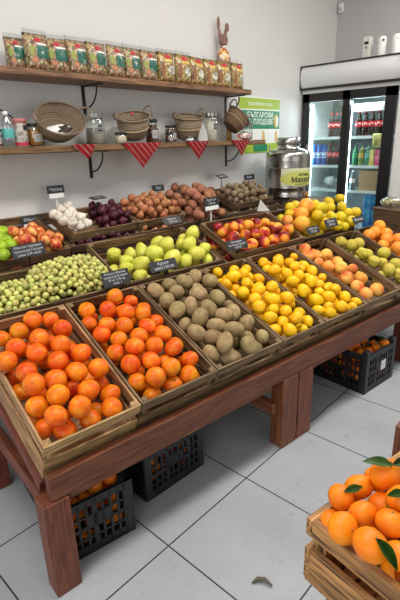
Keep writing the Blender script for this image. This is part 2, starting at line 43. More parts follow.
# ---------------------------------------------------------------- materials
MATS={}
def mat(name,col,rough=.5,metal=0,spec=.5,emit=None,es=1,trans=0):
    if name in MATS: return MATS[name]
    m=bpy.data.materials.new(name); m.use_nodes=True; b=m.node_tree.nodes['Principled BSDF']
    b.inputs['Base Color'].default_value=(*col,1); b.inputs['Roughness'].default_value=rough; b.inputs['Metallic'].default_value=metal
    b.inputs['Specular IOR Level'].default_value=spec
    if emit: b.inputs['Emission Color'].default_value=(*emit,1); b.inputs['Emission Strength'].default_value=es
    MATS[name]=m; return m
def ramp(nt,stops):
    r=nt.nodes.new('ShaderNodeValToRGB'); el=r.color_ramp.elements
    while len(el)<len(stops): el.new(.5)
    for e,(p,c) in zip(el,stops): e.position=p; e.color=(*c,1)
    return r
def noisemat(name,stops,scale=5,detail=3,rough=.5,bump=0,bscale=40,stretch=(1,1,1),var=.0,hue=.0,spec=.5,distort=0,sss=0,rnd=True,coat=0,metal=0):
    """noise mapped to a colour ramp; every object gets its own offset and a little colour variation"""
    if name in MATS: return MATS[name]
    m=bpy.data.materials.new(name); m.use_nodes=True; nt=m.node_tree; N=nt.nodes; L=nt.links; b=N['Principled BSDF']
    tc=N.new('ShaderNodeTexCoord'); mp=N.new('ShaderNodeMapping'); mp.inputs['Scale'].default_value=stretch
    oi=N.new('ShaderNodeObjectInfo')
    if rnd:
        ml=N.new('ShaderNodeMath'); ml.operation='MULTIPLY'; ml.inputs[1].default_value=37; L.new(oi.outputs['Random'],ml.inputs[0])
        L.new(ml.outputs[0],mp.inputs['Location'])
    L.new(tc.outputs['Object'],mp.inputs['Vector'])
    n=N.new('ShaderNodeTexNoise'); n.inputs['Scale'].default_value=scale; n.inputs['Detail'].default_value=detail; n.inputs['Distortion'].default_value=distort
    L.new(mp.outputs[0],n.inputs['Vector'])
    r=ramp(nt,stops); L.new(n.outputs['Fac'],r.inputs[0]); out=r.outputs[0]
    if var or hue:
        hs=N.new('ShaderNodeHueSaturation')
        a=N.new('ShaderNodeMapRange'); a.inputs[3].default_value=1-var; a.inputs[4].default_value=1+var; L.new(oi.outputs['Random'],a.inputs[0]); L.new(a.outputs[0],hs.inputs['Value'])
        w=N.new('ShaderNodeMath'); w.operation='MULTIPLY'; w.inputs[1].default_value=7.31; L.new(oi.outputs['Random'],w.inputs[0])
        f=N.new('ShaderNodeMath'); f.operation='FRACT'; L.new(w.outputs[0],f.inputs[0])
        c=N.new('ShaderNodeMapRange'); c.inputs[3].default_value=.5-hue; c.inputs[4].default_value=.5+hue; L.new(f.outputs[0],c.inputs[0]); L.new(c.outputs[0],hs.inputs['Hue'])
        L.new(out,hs.inputs['Color']); out=hs.outputs[0]
    L.new(out,b.inputs['Base Color']); b.inputs['Roughness'].default_value=rough; b.inputs['Specular IOR Level'].default_value=spec; b.inputs['Metallic'].default_value=metal
    if coat: b.inputs['Coat Weight'].default_value=coat; b.inputs['Coat Roughness'].default_value=.2
    if sss:
        b.inputs['Subsurface Weight'].default_value=sss; b.inputs['Subsurface Scale'].default_value=.008; b.inputs['Subsurface Radius'].default_value=(1,.5,.2)
    if bump:
        n2=N.new('ShaderNodeTexNoise'); n2.inputs['Scale'].default_value=bscale; n2.inputs['Detail'].default_value=4; L.new(mp.outputs[0],n2.inputs['Vector'])
        bp=N.new('ShaderNodeBump'); bp.inputs['Strength'].default_value=bump; bp.inputs['Distance'].default_value=.002; L.new(n2.outputs['Fac'],bp.inputs['Height']); L.new(bp.outputs[0],b.inputs['Normal'])
    MATS[name]=m; return m
def glassmat(name,tint=(1,1,1),gl=.12,rough=.03):
    if name in MATS: return MATS[name]
    m=bpy.data.materials.new(name); m.use_nodes=True; nt=m.node_tree; N=nt.nodes; L=nt.links; N.remove(N['Principled BSDF'])
    t=N.new('ShaderNodeBsdfTransparent'); t.inputs[0].default_value=(*tint,1); g=N.new('ShaderNodeBsdfGlossy'); g.inputs['Roughness'].default_value=rough
    f=N.new('ShaderNodeLayerWeight'); f.inputs[0].default_value=.25; ad=N.new('ShaderNodeMath'); ad.operation='MULTIPLY_ADD'; ad.inputs[1].default_value=.6; ad.inputs[2].default_value=gl; ad.use_clamp=True
    L.new(f.outputs['Facing'],ad.inputs[0]); mx=N.new('ShaderNodeMixShader'); L.new(ad.outputs[0],mx.inputs[0]); L.new(t.outputs[0],mx.inputs[1]); L.new(g.outputs[0],mx.inputs[2])
    L.new(mx.outputs[0],N['Material Output'].inputs[0]); MATS[name]=m; return m
def wood(name,dark,light,axis,rough=.65,mid=None):
    st=[7,7,7]; st['xyz'.index(axis)]=.45
    mid=mid or tuple((a+b)/2 for a,b in zip(dark,light))
    return noisemat(name,[(.34,dark),(.5,mid),(.66,light)],scale=16,detail=5,rough=rough,bump=.5,bscale=30,stretch=st,var=.12,hue=.01,distort=.6)
def woodset(tag,dark,light,rough=.65): return {a:wood('wood_%s_%s'%(tag,a),dark,light,a,rough) for a in 'xyz'}
W_PALE=woodset('pale',(.17,.09,.035),(.56,.35,.15))
W_MID=woodset('mid',(.055,.03,.014),(.29,.175,.08))
W_OLD=woodset('old',(.04,.022,.012),(.19,.11,.055))
W_BURNT=woodset('burnt',(.05,.016,.006),(.60,.31,.10))
W_RED=woodset('red',(.095,.022,.010),(.225,.066,.028),.5)
W_SHELF=woodset('shelf',(.07,.035,.016),(.27,.145,.065),.5)
# ---------------------------------------------------------------- mesh helpers
def box(bm,c,s,M=None):
    r=bmesh.ops.create_cube(bm,size=1); vs=r['verts']
    for v in vs:
        v.co=Vector((v.co.x*s[0]+c[0],v.co.y*s[1]+c[1],v.co.z*s[2]+c[2]))
        if M: v.co=M@v.co
    return vs
def tube(bm,pts,r,seg=8,closed=False):
    pts=[Vector(p) for p in pts]; rings=[]; n=len(pts); up=Vector((0,0,1))
    for i,p in enumerate(pts):
        a=pts[i-1] if (i>0 or closed) else p; b=pts[(i+1)%n] if (i<n-1 or closed) else p
        t=(b-a).normalized(); s=t.cross(up)
        if s.length<.05: s=t.cross(Vector((1,0,0)))
        s.normalize(); u=s.cross(t); rr=r[i] if isinstance(r,(list,tuple)) else r
        rings.append([bm.verts.new(p+s*math.cos(k/seg*2*PI)*rr+u*math.sin(k/seg*2*PI)*rr) for k in range(seg)])
    for i in range(n if closed else n-1):
        A=rings[i];B=rings[(i+1)%n]
        for k in range(seg): bm.faces.new((A[k],A[(k+1)%seg],B[(k+1)%seg],B[k]))
    if not closed: bm.faces.new(rings[0][::-1]); bm.faces.new(rings[-1])
def lathe(bm,prof,seg=24,sx=1,sy=1,off=(0,0,0),caps=True):
    rings=[]
    for r,z in prof:
        rings.append([bm.verts.new((off[0]+r*sx*math.cos(k/seg*2*PI),off[1]+r*sy*math.sin(k/seg*2*PI),off[2]+z)) for k in range(seg)])
    for A,B in zip(rings,rings[1:]):
        for k in range(seg): bm.faces.new((A[k],A[(k+1)%seg],B[(k+1)%seg],B[k]))
    if caps: bm.faces.new(rings[0][::-1]); bm.faces.new(rings[-1])
def ball(bm,c=(0,0,0),r=1,s=(1,1,1),sub=3,fn=None):
    vs=bmesh.ops.create_icosphere(bm,subdivisions=sub,radius=1)['verts']
    for v in vs:
        p=v.co.normalized(); k=fn(p) if fn else 1
        v.co=Vector((p.x*s[0]*r*k+c[0],p.y*s[1]*r*k+c[1],p.z*s[2]*r*k+c[2]))
    return vs
def mesh(bm,name,m,smooth=True,bevel=0):
    me=bpy.data.meshes.new(name)
    if bevel: bmesh.ops.bevel(bm,geom=bm.edges[:],offset=bevel,segments=1,affect='EDGES',profile=.5)
    bmesh.ops.recalc_face_normals(bm,faces=bm.faces[:]); bm.to_mesh(me); bm.free()
    for q in me.polygons: q.use_smooth=smooth
    for mm in (m if isinstance(m,(list,tuple)) else [m]): me.materials.append(mm)
    return me
def obj(name,bm,m,parent=None,loc=None,rot=None,smooth=False,bevel=0,M=None):
    me=bm if isinstance(bm,bpy.types.Mesh) else mesh(bm,name,m,smooth,bevel)
    o=bpy.data.objects.new(name,me); COL.objects.link(o)
    if parent: o.parent=parent
    if M is not None: o.matrix_local=M
    if loc is not None: o.location=loc
    if rot is not None: o.rotation_euler=rot
    return o
def tag(o,label,cat,group=None,kind=None):
    o['label']=label; o['category']=cat
    if group: o['group']=group
    if kind: o['kind']=kind
    return o
def thing(name,label,cat,loc=(0,0,0),rot=(0,0,0),group=None,M=None):
    o=bpy.data.objects.new(name,None); COL.objects.link(o); o.empty_display_size=.05
    if M is not None: o.matrix_world=M
    else: o.location=loc; o.rotation_euler=rot
    return tag(o,label,cat,group)
def struct(name,bm,m,**k):
    o=obj(name,bm,m,**k); o['kind']='structure'; return o
def text(name,s,size,m,parent,loc,rot,align='CENTER',ext=.0004,spread=1.0,bold=0):
    c=bpy.data.curves.new(name,'FONT'); c.body=s; c.size=size; c.extrude=ext; c.align_x=align; c.align_y='CENTER'; c.resolution_u=2; c.space_character=spread; c.offset=bold
    t=bpy.data.objects.new(name,c); COL.objects.link(t); dg=bpy.context.evaluated_depsgraph_get(); me=bpy.data.meshes.new_from_object(t.evaluated_get(dg)); bpy.data.objects.remove(t)
    me.materials.clear(); me.materials.append(m); return obj(name,me,m,parent,loc=loc,rot=rot)
B=bmesh.new
white=mat('white_paint_plain',(.8,.8,.78),.5); black=mat('black_plastic',(.012,.012,.014),.35); steel=noisemat('brushed_steel',[(.3,(.33,.32,.30)),(.7,(.50,.49,.46))],scale=6,rough=.22,stretch=(1,1,14),rnd=False,metal=1)
iron=mat('black_iron',(.015,.014,.014),.5,.3); chalk=mat('chalk_white',(.50,.52,.55),.8); slate=noisemat('slate_board',[(.3,(.012,.013,.016)),(.7,(.03,.032,.038))],scale=20,rough=.6)
card=mat('white_card',(.78,.78,.76),.6); glass=glassmat('clear_glass',(.93,.96,.95),.10); clear=glassmat('clear_film',(.95,.96,.95),.10,.12)
# ---------------------------------------------------------------- room
WX=4.99; WY=2.6; CZ=3.25
bm=B(); box(bm,((WX-3.2)/2,-.4,-.05),(WX+3.2,6,.1))
fm=bpy.data.materials.new('grey_floor_tiles'); fm.use_nodes=True; nt=fm.node_tree; N=nt.nodes; L=nt.links; b=N['Principled BSDF']
tc=N.new('ShaderNodeTexCoord'); mp=N.new('ShaderNodeMapping'); mp.inputs['Location'].default_value=(-.8924+.0,-1.0412,0); L.new(tc.outputs['Object'],mp.inputs[0])
br=N.new('ShaderNodeTexBrick'); br.offset=0; br.inputs['Scale'].default_value=1; br.inputs['Brick Width'].default_value=.5; br.inputs['Row Height'].default_value=.5; br.inputs['Mortar Size'].default_value=.0032; br.inputs['Mortar Smooth'].default_value=.2
L.new(mp.outputs[0],br.inputs['Vector']); br.inputs['Mortar'].default_value=(.035,.037,.042,1)
n1=N.new('ShaderNodeTexNoise'); n1.inputs['Scale'].default_value=2.2; n1.inputs['Detail'].default_value=6; L.new(tc.outputs['Object'],n1.inputs['Vector'])
r1=ramp(nt,[(.3,(.345,.365,.39)),(.7,(.43,.45,.475))]); L.new(n1.outputs['Fac'],r1.inputs[0])
n2=N.new('ShaderNodeTexNoise'); n2.inputs['Scale'].default_value=3.1; n2.inputs['Detail'].default_value=9; n2.inputs['Distortion'].default_value=2.4; m2=N.new('ShaderNodeMapping'); m2.inputs['Scale'].default_value=(1,3.2,1); m2.inputs['Rotation'].default_value=(0,0,.9); L.new(tc.outputs['Object'],m2.inputs[0]); L.new(m2.outputs[0],n2.inputs['Vector'])
r2=ramp(nt,[(.492,(1,1,1)),(.5,(.62,.62,.64)),(.508,(1,1,1))]); L.new(n2.outputs['Fac'],r2.inputs[0])
mm=N.new('ShaderNodeMix'); mm.data_type='RGBA'; mm.blend_type='MULTIPLY'; mm.inputs[0].default_value=.45; L.new(r1.outputs[0],mm.inputs[6]); L.new(r2.outputs[0],mm.inputs[7])
L.new(mm.outputs[2],br.inputs['Color1']); L.new(mm.outputs[2],br.inputs['Color2']); L.new(br.outputs['Color'],b.inputs['Base Color']); b.inputs['Roughness'].default_value=.24
bp=N.new('ShaderNodeBump'); bp.invert=True; bp.inputs['Strength'].default_value=.4; bp.inputs['Distance'].default_value=.002; L.new(br.outputs['Fac'],bp.inputs['Height']); L.new(bp.outputs[0],b.inputs['Normal'])
fl=struct('floor',bm,fm)
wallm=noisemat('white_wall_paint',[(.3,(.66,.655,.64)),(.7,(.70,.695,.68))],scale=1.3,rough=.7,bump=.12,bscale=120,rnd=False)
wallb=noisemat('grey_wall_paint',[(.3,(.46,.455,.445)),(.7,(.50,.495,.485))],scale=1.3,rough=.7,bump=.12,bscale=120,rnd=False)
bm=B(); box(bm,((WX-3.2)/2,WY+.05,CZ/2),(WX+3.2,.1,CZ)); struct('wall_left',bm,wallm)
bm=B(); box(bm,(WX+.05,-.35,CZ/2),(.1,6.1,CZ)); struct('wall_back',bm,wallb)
bm=B(); box(bm,((WX-3.2)/2,-.4,CZ+.05),(WX+3.2,6,.1)); struct('ceiling',bm,wallm)
# ---------------------------------------------------------------- wooden crates
def crate(M,u0,u1,v0,v1,h,label,ws,depth=.12,deep=0,t=.009,name='wooden_crate',slat=(.046,.052),posts=.022):
    """rim plane at local z=h; origin of the thing at the centre of its base"""
    a,c=(u1-u0)/2-.002,(v1-v0)/2-.002
    R=M@Matrix.Translation(((u0+u1)/2,(v0+v1)/2,h-depth)); k=thing(name,label,'crate',M=R)
    s1,s2=slat
    if deep: R=R@Matrix.Translation((0,0,-deep)); k.matrix_world=R; depth+=deep; s1,s2=.044,.088
    for sx,sy in ((0,-1),(0,1),(-1,0),(1,0)):
        bm=B()
        for z0,z1 in ((depth-s1,depth),(.006,.006+s2)) if depth>.07 else ((.008,depth),):
            j=random.uniform(-.0015,.0015)
            if deep and z0<.01: j+=.0
            if sx==0: box(bm,(0,sy*(c-t/2)+j*.3,(z0+z1)/2),(2*a,t,z1-z0))
            else: box(bm,(sx*(a-t/2)+j*.3,0,(z0+z1)/2),(t,2*(c-t),z1-z0))
        obj('side_panel',bm,ws['x' if sx==0 else 'y'],k,bevel=.0012)
    for sx in (-1,1):
        for sy in (-1,1):
            bm=B(); box(bm,(sx*(a-t-posts/2),sy*(c-t-posts/2),depth/2+.001),(posts,posts,depth-.002)); obj('corner_post',bm,ws['z'],k,bevel=.0015)
    fz=.003+deep
    bm=B(); nn=max(3,int(round(2*c/.075)))
    for i in range(nn): box(bm,(0,-c+(i+.5)*2*c/nn,fz),(2*a-.002-2*t*(deep>0),2*c/nn-.008,.006))
    obj('bottom_panel',bm,ws['x'],k)
    return k
crate(FT,.526,.893,0,.625,0,'pale wooden crate of persimmons at the left end of the front row',W_PALE,deep=.055)
crate(FT,.895,1.268,0,.625,0,'wooden crate of persimmons between the pale end crate and the kiwis',W_MID,deep=.055)
crate(FT,1.270,1.683,0,.625,0,'wooden crate holding the brown kiwis in the front row',W_MID,deep=.055)
crate(FT,1.685,2.018,0,.625,0,'wooden crate of lemons right beside the kiwis',W_MID,deep=.055)
crate(FT,2.022,2.431,0,.625,0,'wooden crate of lemons beside the peaches',W_MID,deep=.055)
crate(FT,2.435,2.802,0,.625,0,'wooden crate with the pale peaches',W_MID,deep=.055)
crate(FT,2.806,3.178,0,.625,0,'dark wooden crate with knobbly green quinces',W_OLD,deep=.055)
crate(FT,3.182,3.55,0,.625,0,'dark wooden crate of big oranges by the right edge',W_OLD,deep=.055)
gc=crate(FT,.575,1.205,.645,.92,0,'wide wooden crate filled with pale green grapes',W_MID,deep=.055)
bm=B(); box(bm,(0,.122,.066),(.58,.004,.10)); obj('carton_liner',bm,mat('grey_carton',(.33,.32,.30),.7),gc)
crate(FT,1.213,1.862,.65,1.032,0,'wide wooden crate filled with green pears',W_MID,deep=.055)
crate(FT,1.965,2.59,.635,1.0,.03,'wooden crate of red and yellow nectarines',W_MID,deep=.08)
crate(FT,2.625,3.245,.655,1.035,0,'dark wooden crate under the heap of yellow apples and grapefruits',W_OLD,deep=.055)
crate(FW,.60,1.325,-.005,.41,0,'wooden crate of apples against the wall behind the grapes',W_MID)
crate(FW,1.33,1.83,0,.41,0,'lower wooden crate under the garlic and red onion tray',W_OLD)
crate(FW,1.835,2.255,0,.41,0,'lower wooden crate under the yellow onion tray',W_OLD)
crate(FW,2.26,2.725,0,.41,0,'wooden crate under the heap of reddish potatoes',W_OLD)
crate(FW,2.73,3.41,0,.41,0,'lower wooden crate of small brown potatoes beside the steel can',W_OLD)
crate(FW,1.355,1.815,.03,.305,.061,'shallow wooden tray of garlic and red onions',W_MID,depth=.055,name='wooden_tray')
crate(FW,1.825,2.25,.03,.305,.061,'shallow wooden tray heaped with yellow onions',W_MID,depth=.055,name='wooden_tray')
crate(FW,2.79,3.31,.03,.305,.061,'shallow wooden tray of small brown potatoes',W_OLD,depth=.055,name='wooden_tray')
crate(FL,0,.37,-.60,0,0,'scorched wooden crate of leafy mandarins in the lower right corner',W_BURNT,depth=.155,t=.014,slat=(.040,.078),posts=.026)
# ---------------------------------------------------------------- display table
tb=thing('display_table','long red-brown wooden display table with slanted top','table',M=FF)
def tbox(name,u0,u1,y0,y1,z0,z1,ws='z',par=None,bev=.003):
    bm=B(); box(bm,((u0+u1)/2-0,(y0+y1)/2,(z0+z1)/2),(u1-u0,y1-y0,z1-z0)); return obj(name,bm,W_RED[ws],par or tb,bevel=bev)
tbox('front_rail',.525,3.56,.0,.035,.392,.487,'x')
tbox('lower_rail',.60,1.66,.04,.062,.335,.385,'x'); tbox('lower_rail',1.95,3.5,.04,.062,.335,.385,'x')
for u in (.492,1.688,1.812,3.02): tbox('leg',u,u+(.092 if u<1 or u>3 else .115),-.004 if u<3 else .04,.075 if u<3 else .12,0,.39 if u<3 else .39,'z')
for u in (.482,1.75,3.05): tbox('back_leg',u,u+.09,.68,.75,0,.66,'z'); tbox('back_leg',u,u+.09,.90,.97,0,.75,'z')
tbox('cross_brace',1.652,1.688,.03,.76,.20,.26,'y')
tbox('cross_brace',.52,.56,.08,.66,.30,.36,'y'); tbox('cross_brace',3.06,3.10,.12,.66,.30,.36,'y')
for u in (.51,1.74,3.06):                       # slanted bearers under the deck
    R=FT@Matrix.Translation((u+.03,.515,-.215)); bm=B(); box(bm,(0,0,0),(.04,1.02,.045)); o=obj('slanted_bearer',bm,W_RED['y'],tb); o.matrix_parent_inverse=FF.inverted(); o.matrix_world=R
for i in range(11):
    bm=B(); box(bm,(0,0,0),(3.04,.084,.014)); o=obj('deck_board',bm,W_RED['x'],tb); o.matrix_parent_inverse=FF.inverted(); o.matrix_world=FT@Matrix.Translation((2.055,.045+i*.094,-.184))
# tier by the wall
tw=thing('wall_tier','dark wooden back tier carrying the crates along the wall','table',loc=(2.0,2.38,0))
bm=B(); box(bm,(0,0,0),(3.0,.40,.014)); o=obj('deck_board',bm,W_OLD['x'],tw); o.matrix_parent_inverse=Matrix.Translation((-2.0,-2.38,0)); o.matrix_world=FW@Matrix.Translation((2.0,.205,-.129))
bm=B(); box(bm,(0,-.205+.04,.775),(3.0,.018,.09)); obj('front_board',bm,W_MID['x'],tw)
for x in (-1.35,0,1.35):
    bm=B(); box(bm,(x,-.10,.405),(.05,.05,.81)); obj('leg',bm,W_OLD['z'],tw); bm=B(); box(bm,(x,.16,.455),(.05,.05,.91)); obj('leg',bm,W_OLD['z'],tw)
st=thing('wooden_stand','dark wooden stand under the steel can','stand',loc=(3.82,2.3,0))
bm=B(); box(bm,(0,0,.925),(.72,.50,.03)); obj('stand_top',bm,W_OLD['x'],st,bevel=.003)
for x in (-.32,.32):
    for y in (-.21,.21): bm=B(); box(bm,(x,y,.455),(.05,.05,.91)); obj('leg',bm,W_OLD['z'],st)
# stand of the mandarin crate
ms=thing('crate_stand','low wooden stand under the mandarin crate at lower right','stand',M=FL@Matrix.Translation((.22,-.3,-.8)))
bm=B(); box(bm,(.0,0,.629),(.34,.56,.03)); obj('stand_top',bm,W_RED['x'],ms)
for x in (-.14,.14):
    for y in (-.25,.25): bm=B(); box(bm,(x,y,.307),(.05,.05,.614)); obj('leg',bm,W_RED['z'],ms)
# ---------------------------------------------------------------- fruit and vegetables
def tilt_sphere(fn=None,sub=3,s=(1,1,1)):
    bm=B(); ball(bm,(0,0,0),1,s,sub,fn); return bm
def dimple(d=.12,w=.25,pole=1,k=1):
    def f(p):
        a=math.acos(max(-1,min(1,p.z*pole))); return 1-d*math.exp(-(a/w)**2)
    return f
FM={}
S=lambda *c: tuple(c)
FM['persimmon']=noisemat('persimmon_skin',[(.3,(.70,.085,.003)),(.52,(.79,.160,.005)),(.75,(.82,.29,.010))],scale=1.15,detail=2,rough=.40,var=.1,hue=.012,bump=.08,bscale=6)
FM['kiwi']=noisemat('kiwi_skin',[(.3,(.23,.165,.075)),(.5,(.32,.23,.11)),(.72,(.41,.30,.155))],scale=1.5,detail=4,rough=.75,var=.2,hue=.012,bump=.15,bscale=30,spec=.25)
FM['lemon']=noisemat('lemon_skin',[(.3,(.86,.42,.005)),(.55,(.90,.54,.008)),(.8,(.84,.60,.02))],scale=1.1,rough=.35,var=.06,hue=.01,bump=.3,bscale=22)
FM['peach']=noisemat('peach_skin',[(.34,(.62,.12,.035)),(.48,(.84,.33,.06)),(.62,(.88,.48,.10))],scale=.5,rough=.6,var=.06,hue=.008,detail=1)
FM['nectarine']=noisemat('nectarine_skin',[(.36,(.16,.010,.012)),(.50,(.50,.035,.02)),(.58,(.85,.28,.03)),(.7,(.88,.42,.04))],scale=.55,rough=.35,var=.1,hue=.008,detail=1)
FM['quince']=noisemat('quince_skin',[(.3,(.46,.34,.03)),(.5,(.58,.50,.07)),(.75,(.55,.40,.08))],scale=2,rough=.55,var=.08,hue=.01,bump=.3,bscale=9)
FM['orange']=noisemat('orange_skin',[(.3,(.86,.26,.02)),(.7,(.92,.40,.05))],scale=1,rough=.45,var=.05,hue=.008,bump=.3,bscale=24)
FM['grapefruit']=noisemat('grapefruit_skin',[(.35,(.85,.20,.04)),(.5,(.88,.38,.04)),(.65,(.85,.48,.06))],scale=.9,rough=.42,var=.04,hue=.006,bump=.2,bscale=24)
FM['yellow_apple']=noisemat('yellow_apple_skin',[(.3,(.56,.42,.01)),(.6,(.74,.52,.015)),(.8,(.78,.38,.02))],scale=1.2,rough=.35,var=.08,hue=.012)
FM['pear']=noisemat('pear_skin',[(.3,(.52,.52,.04)),(.5,(.62,.62,.08)),(.75,(.72,.70,.16))],scale=1.4,detail=4,rough=.42,var=.07,hue=.012,bump=.06,bscale=18)
FM['green_apple']=noisemat('green_apple_skin',[(.3,(.26,.46,.015)),(.7,(.46,.62,.05))],scale=1.5,rough=.28,var=.08,hue=.012)
FM['red_apple']=noisemat('red_apple_skin',[(.36,(.50,.035,.02)),(.5,(.74,.20,.06)),(.64,(.82,.50,.14))],scale=1.2,rough=.32,var=.08,hue=.012,stretch=(1.4,1.4,.5),distort=.5)
FM['garlic']=noisemat('garlic_skin',[(.3,(.66,.58,.48)),(.7,(.82,.77,.68))],scale=2.5,rough=.6,var=.06,stretch=(2,2,.5))
FM['red_onion']=noisemat('red_onion_skin',[(.3,(.035,.006,.014)),(.6,(.10,.018,.035)),(.8,(.19,.05,.07))],scale=1.6,rough=.32,var=.2,hue=.01,stretch=(2,2,.4))
FM['onion']=noisemat('onion_skin',[(.3,(.30,.10,.04)),(.6,(.50,.21,.09)),(.8,(.64,.36,.18))],scale=1.6,rough=.4,var=.12,hue=.012,stretch=(2,2,.4))
FM['potato']=noisemat('potato_skin',[(.3,(.28,.11,.055)),(.6,(.40,.175,.095)),(.8,(.48,.24,.14))],scale=2.2,detail=5,rough=.75,var=.1,hue=.01,bump=.3,bscale=12)
FM['small_potato']=noisemat('small_potato_skin',[(.3,(.17,.12,.07)),(.6,(.28,.20,.12)),(.8,(.38,.29,.19))],scale=2.2,detail=5,rough=.8,var=.15,hue=.01,bump=.3,bscale=12)
FM['mandarin']=noisemat('mandarin_skin',[(.3,(.88,.19,.004)),(.7,(.92,.28,.008))],scale=.9,rough=.36,var=.05,hue=.006,bump=.25,bscale=26)
stemm=noisemat('brown_stem',[(.3,(.07,.05,.02)),(.7,(.16,.12,.05))],scale=5,rough=.8); greenstem=noisemat('green_stem',[(.3,(.12,.13,.03)),(.7,(.22,.22,.06))],scale=5,rough=.7)
darktip=mat('dark_tip',(.035,.02,.012),.7); leafm=noisemat('citrus_leaf',[(.3,(.045,.13,.015)),(.7,(.11,.26,.04))],scale=20,rough=.42,var=.2,hue=.02)
for _m in FM.values(): _m.node_tree.nodes['Principled BSDF'].inputs['Specular IOR Level'].default_value*=.6
def me(bm,n,m,smooth=True): return mesh(bm,n,m,smooth)
FMESH={}   # kind -> (fruit meshes, [(part name, mesh)])
def reg(kind,bms,parts=()): FMESH[kind]=([me(b,kind,FM[kind]) for b in bms],list(parts))
def stem(n,z0,z1,r,m,bend=.1):
    bm=B(); tube(bm,[(0,0,z0),(bend*.3,0,(z0+z1)/2),(bend,0,z1)],[r,r*.8,r*1.1],6); return (n,me(bm,n,m))
def tipdisc(n,z,r,m,h=.02):
    bm=B(); lathe(bm,[(r*.9,z-.03),(r,z),(r*.5,z+h)],8); return (n,me(bm,n,m))
def squareish(d,w,q):
    f0=dimple(d,w)
    def f(p):
        a=math.atan2(p.y,p.x); return f0(p)*(1+q*math.cos(4*a)*(1-p.z*p.z))
    return f
reg('persimmon',[tilt_sphere(squareish(.06,.3,.012),s=(1.03,1.03,.92)),tilt_sphere(squareish(.05,.25,.02),s=(1.05,1.0,.88)),tilt_sphere(squareish(.03,.25,.0),s=(.98,1.03,.98))],[tipdisc('blossom_tip',.865,.055,darktip)])
def lump(seed,a,fr=1.6):
    rnd=random.Random(seed); ph=[(Vector((rnd.uniform(-1,1),rnd.uniform(-1,1),rnd.uniform(-1,1))).normalized()*fr*rnd.uniform(.8,1.6),rnd.uniform(0,6)) for _ in range(5)]
    return lambda p: 1+a*sum(math.sin(k.dot(p)+o) for k,o in ph)/2
reg('kiwi',[tilt_sphere(lump(1,.03),s=(.95,.9,1.22)),tilt_sphere(lump(2,.04),s=(.95,1,1.14)),tilt_sphere(lump(3,.04),s=(.9,1,1.28))],[tipdisc('stem_end',1.17,.12,stemm,.03)])
def lemonf(p):
    a=abs(p.z); return 1+.16*max(0,(a-.86)/.14)**1.5 if a>.86 else 1
reg('lemon',[tilt_sphere(lemonf,s=(.95,.95,1.12)),tilt_sphere(lemonf,s=(.98,.95,1.05))],[tipdisc('stem_end',1.27,.07,greenstem)])
def crease(d,w=.22):
    f0=dimple(.22,.28)
    def f(p):
        a=math.atan2(p.y,p.x); g=math.exp(-(a/w)**2)*(.3+.7*max(0,p.z+.6)/1.6); return f0(p)*(1-d*g*math.sqrt(max(0,1-p.z*p.z)))
    return f
reg('peach',[tilt_sphere(crease(.07),4,(1,1,.95)),tilt_sphere(crease(.05),4,(1.03,1,1))]); reg('nectarine',[tilt_sphere(crease(.06),4,(1,1,.97)),tilt_sphere(crease(.04),4,(1.02,.98,1))])
def quincef(p): return lump(9,.07,2.2)(p)*(1+.05*math.cos(5*math.atan2(p.y,p.x)))*dimple(.15,.3)(p)
reg('quince',[tilt_sphere(quincef,4,(1,.95,.95)),tilt_sphere(lump(12,.08,2),4,(.92,.95,1.1))],[stem('stem',.78,1.05,.05,stemm)])
reg('orange',[tilt_sphere(dimple(.04,.2),s=(1,1,.97))],[tipdisc('stem_button',.93,.08,greenstem)]); reg('grapefruit',[tilt_sphere(dimple(.04,.2),s=(1,1,.95))],[tipdisc('stem_button',.91,.07,greenstem)])
def apf(d=.28): 
    def f(p): return dimple(d,.32)(p)*dimple(.10,.25,-1)(p)*(1+.06*p.z)
    return f
for kk in ('yellow_apple','green_apple','red_apple'): reg(kk,[tilt_sphere(apf(),4,(1.03,1.03,.95)),tilt_sphere(apf(.24),4,(1,1.02,.98))],[stem('stem',.62,1.02,.035,stemm,.12)])
def pearbm(s):
    bm=B(); prof=[(.02,-.98),(.30,-1.0),(.62,-.88),(.86,-.62),(.97,-.25),(.96,.10),(.84,.45),(.66,.75),(.50,.95),(.36,1.08),(.15,1.15),(.02,1.12)]
    lathe(bm,prof,20,s,1); bmesh.ops.subdivide_edges(bm,edges=[],cuts=1); return bm
reg('pear',[pearbm(1),pearbm(.93)],[stem('stem',1.06,1.42,.04,stemm,.1)])
def garf(p):
    a=math.atan2(p.y,p.x); k=1+.07*abs(math.cos(3.5*a))*math.sqrt(max(0,1-p.z*p.z)); t=max(0,(p.z-.72)/.28); return k*(1+.55*t**2)
reg('garlic',[tilt_sphere(garf,4,(1,1,.82))],[stem('dry_neck',1.15,1.5,.16,FM['garlic'],.1)])
def onf(p): t=max(0,(p.z-.8)/.2); return 1+.35*t**2
for kk in ('onion','red_onion'): reg(kk,[tilt_sphere(onf,s=(1.02,1.02,.92)),tilt_sphere(onf,s=(.98,1,1))],[stem('dry_neck',1.15,1.42,.07,FM[kk],.08)])
reg('potato',[tilt_sphere(lump(21,.05),s=(1.0,.9,1.35)),tilt_sphere(lump(22,.06),s=(.95,.88,1.25)),tilt_sphere(lump(23,.05),s=(1,.92,1.5))])
reg('small_potato',[tilt_sphere(lump(31,.06),2,(1.0,.92,1.08)),tilt_sphere(lump(32,.06),2,(.95,.95,1.0))])
reg('mandarin',[tilt_sphere(dimple(.07,.3),s=(1.04,1.04,.88)),tilt_sphere(dimple(.09,.25),s=(1.02,1.05,.92))],[tipdisc('stem_button',.83,.10,greenstem,.04)])
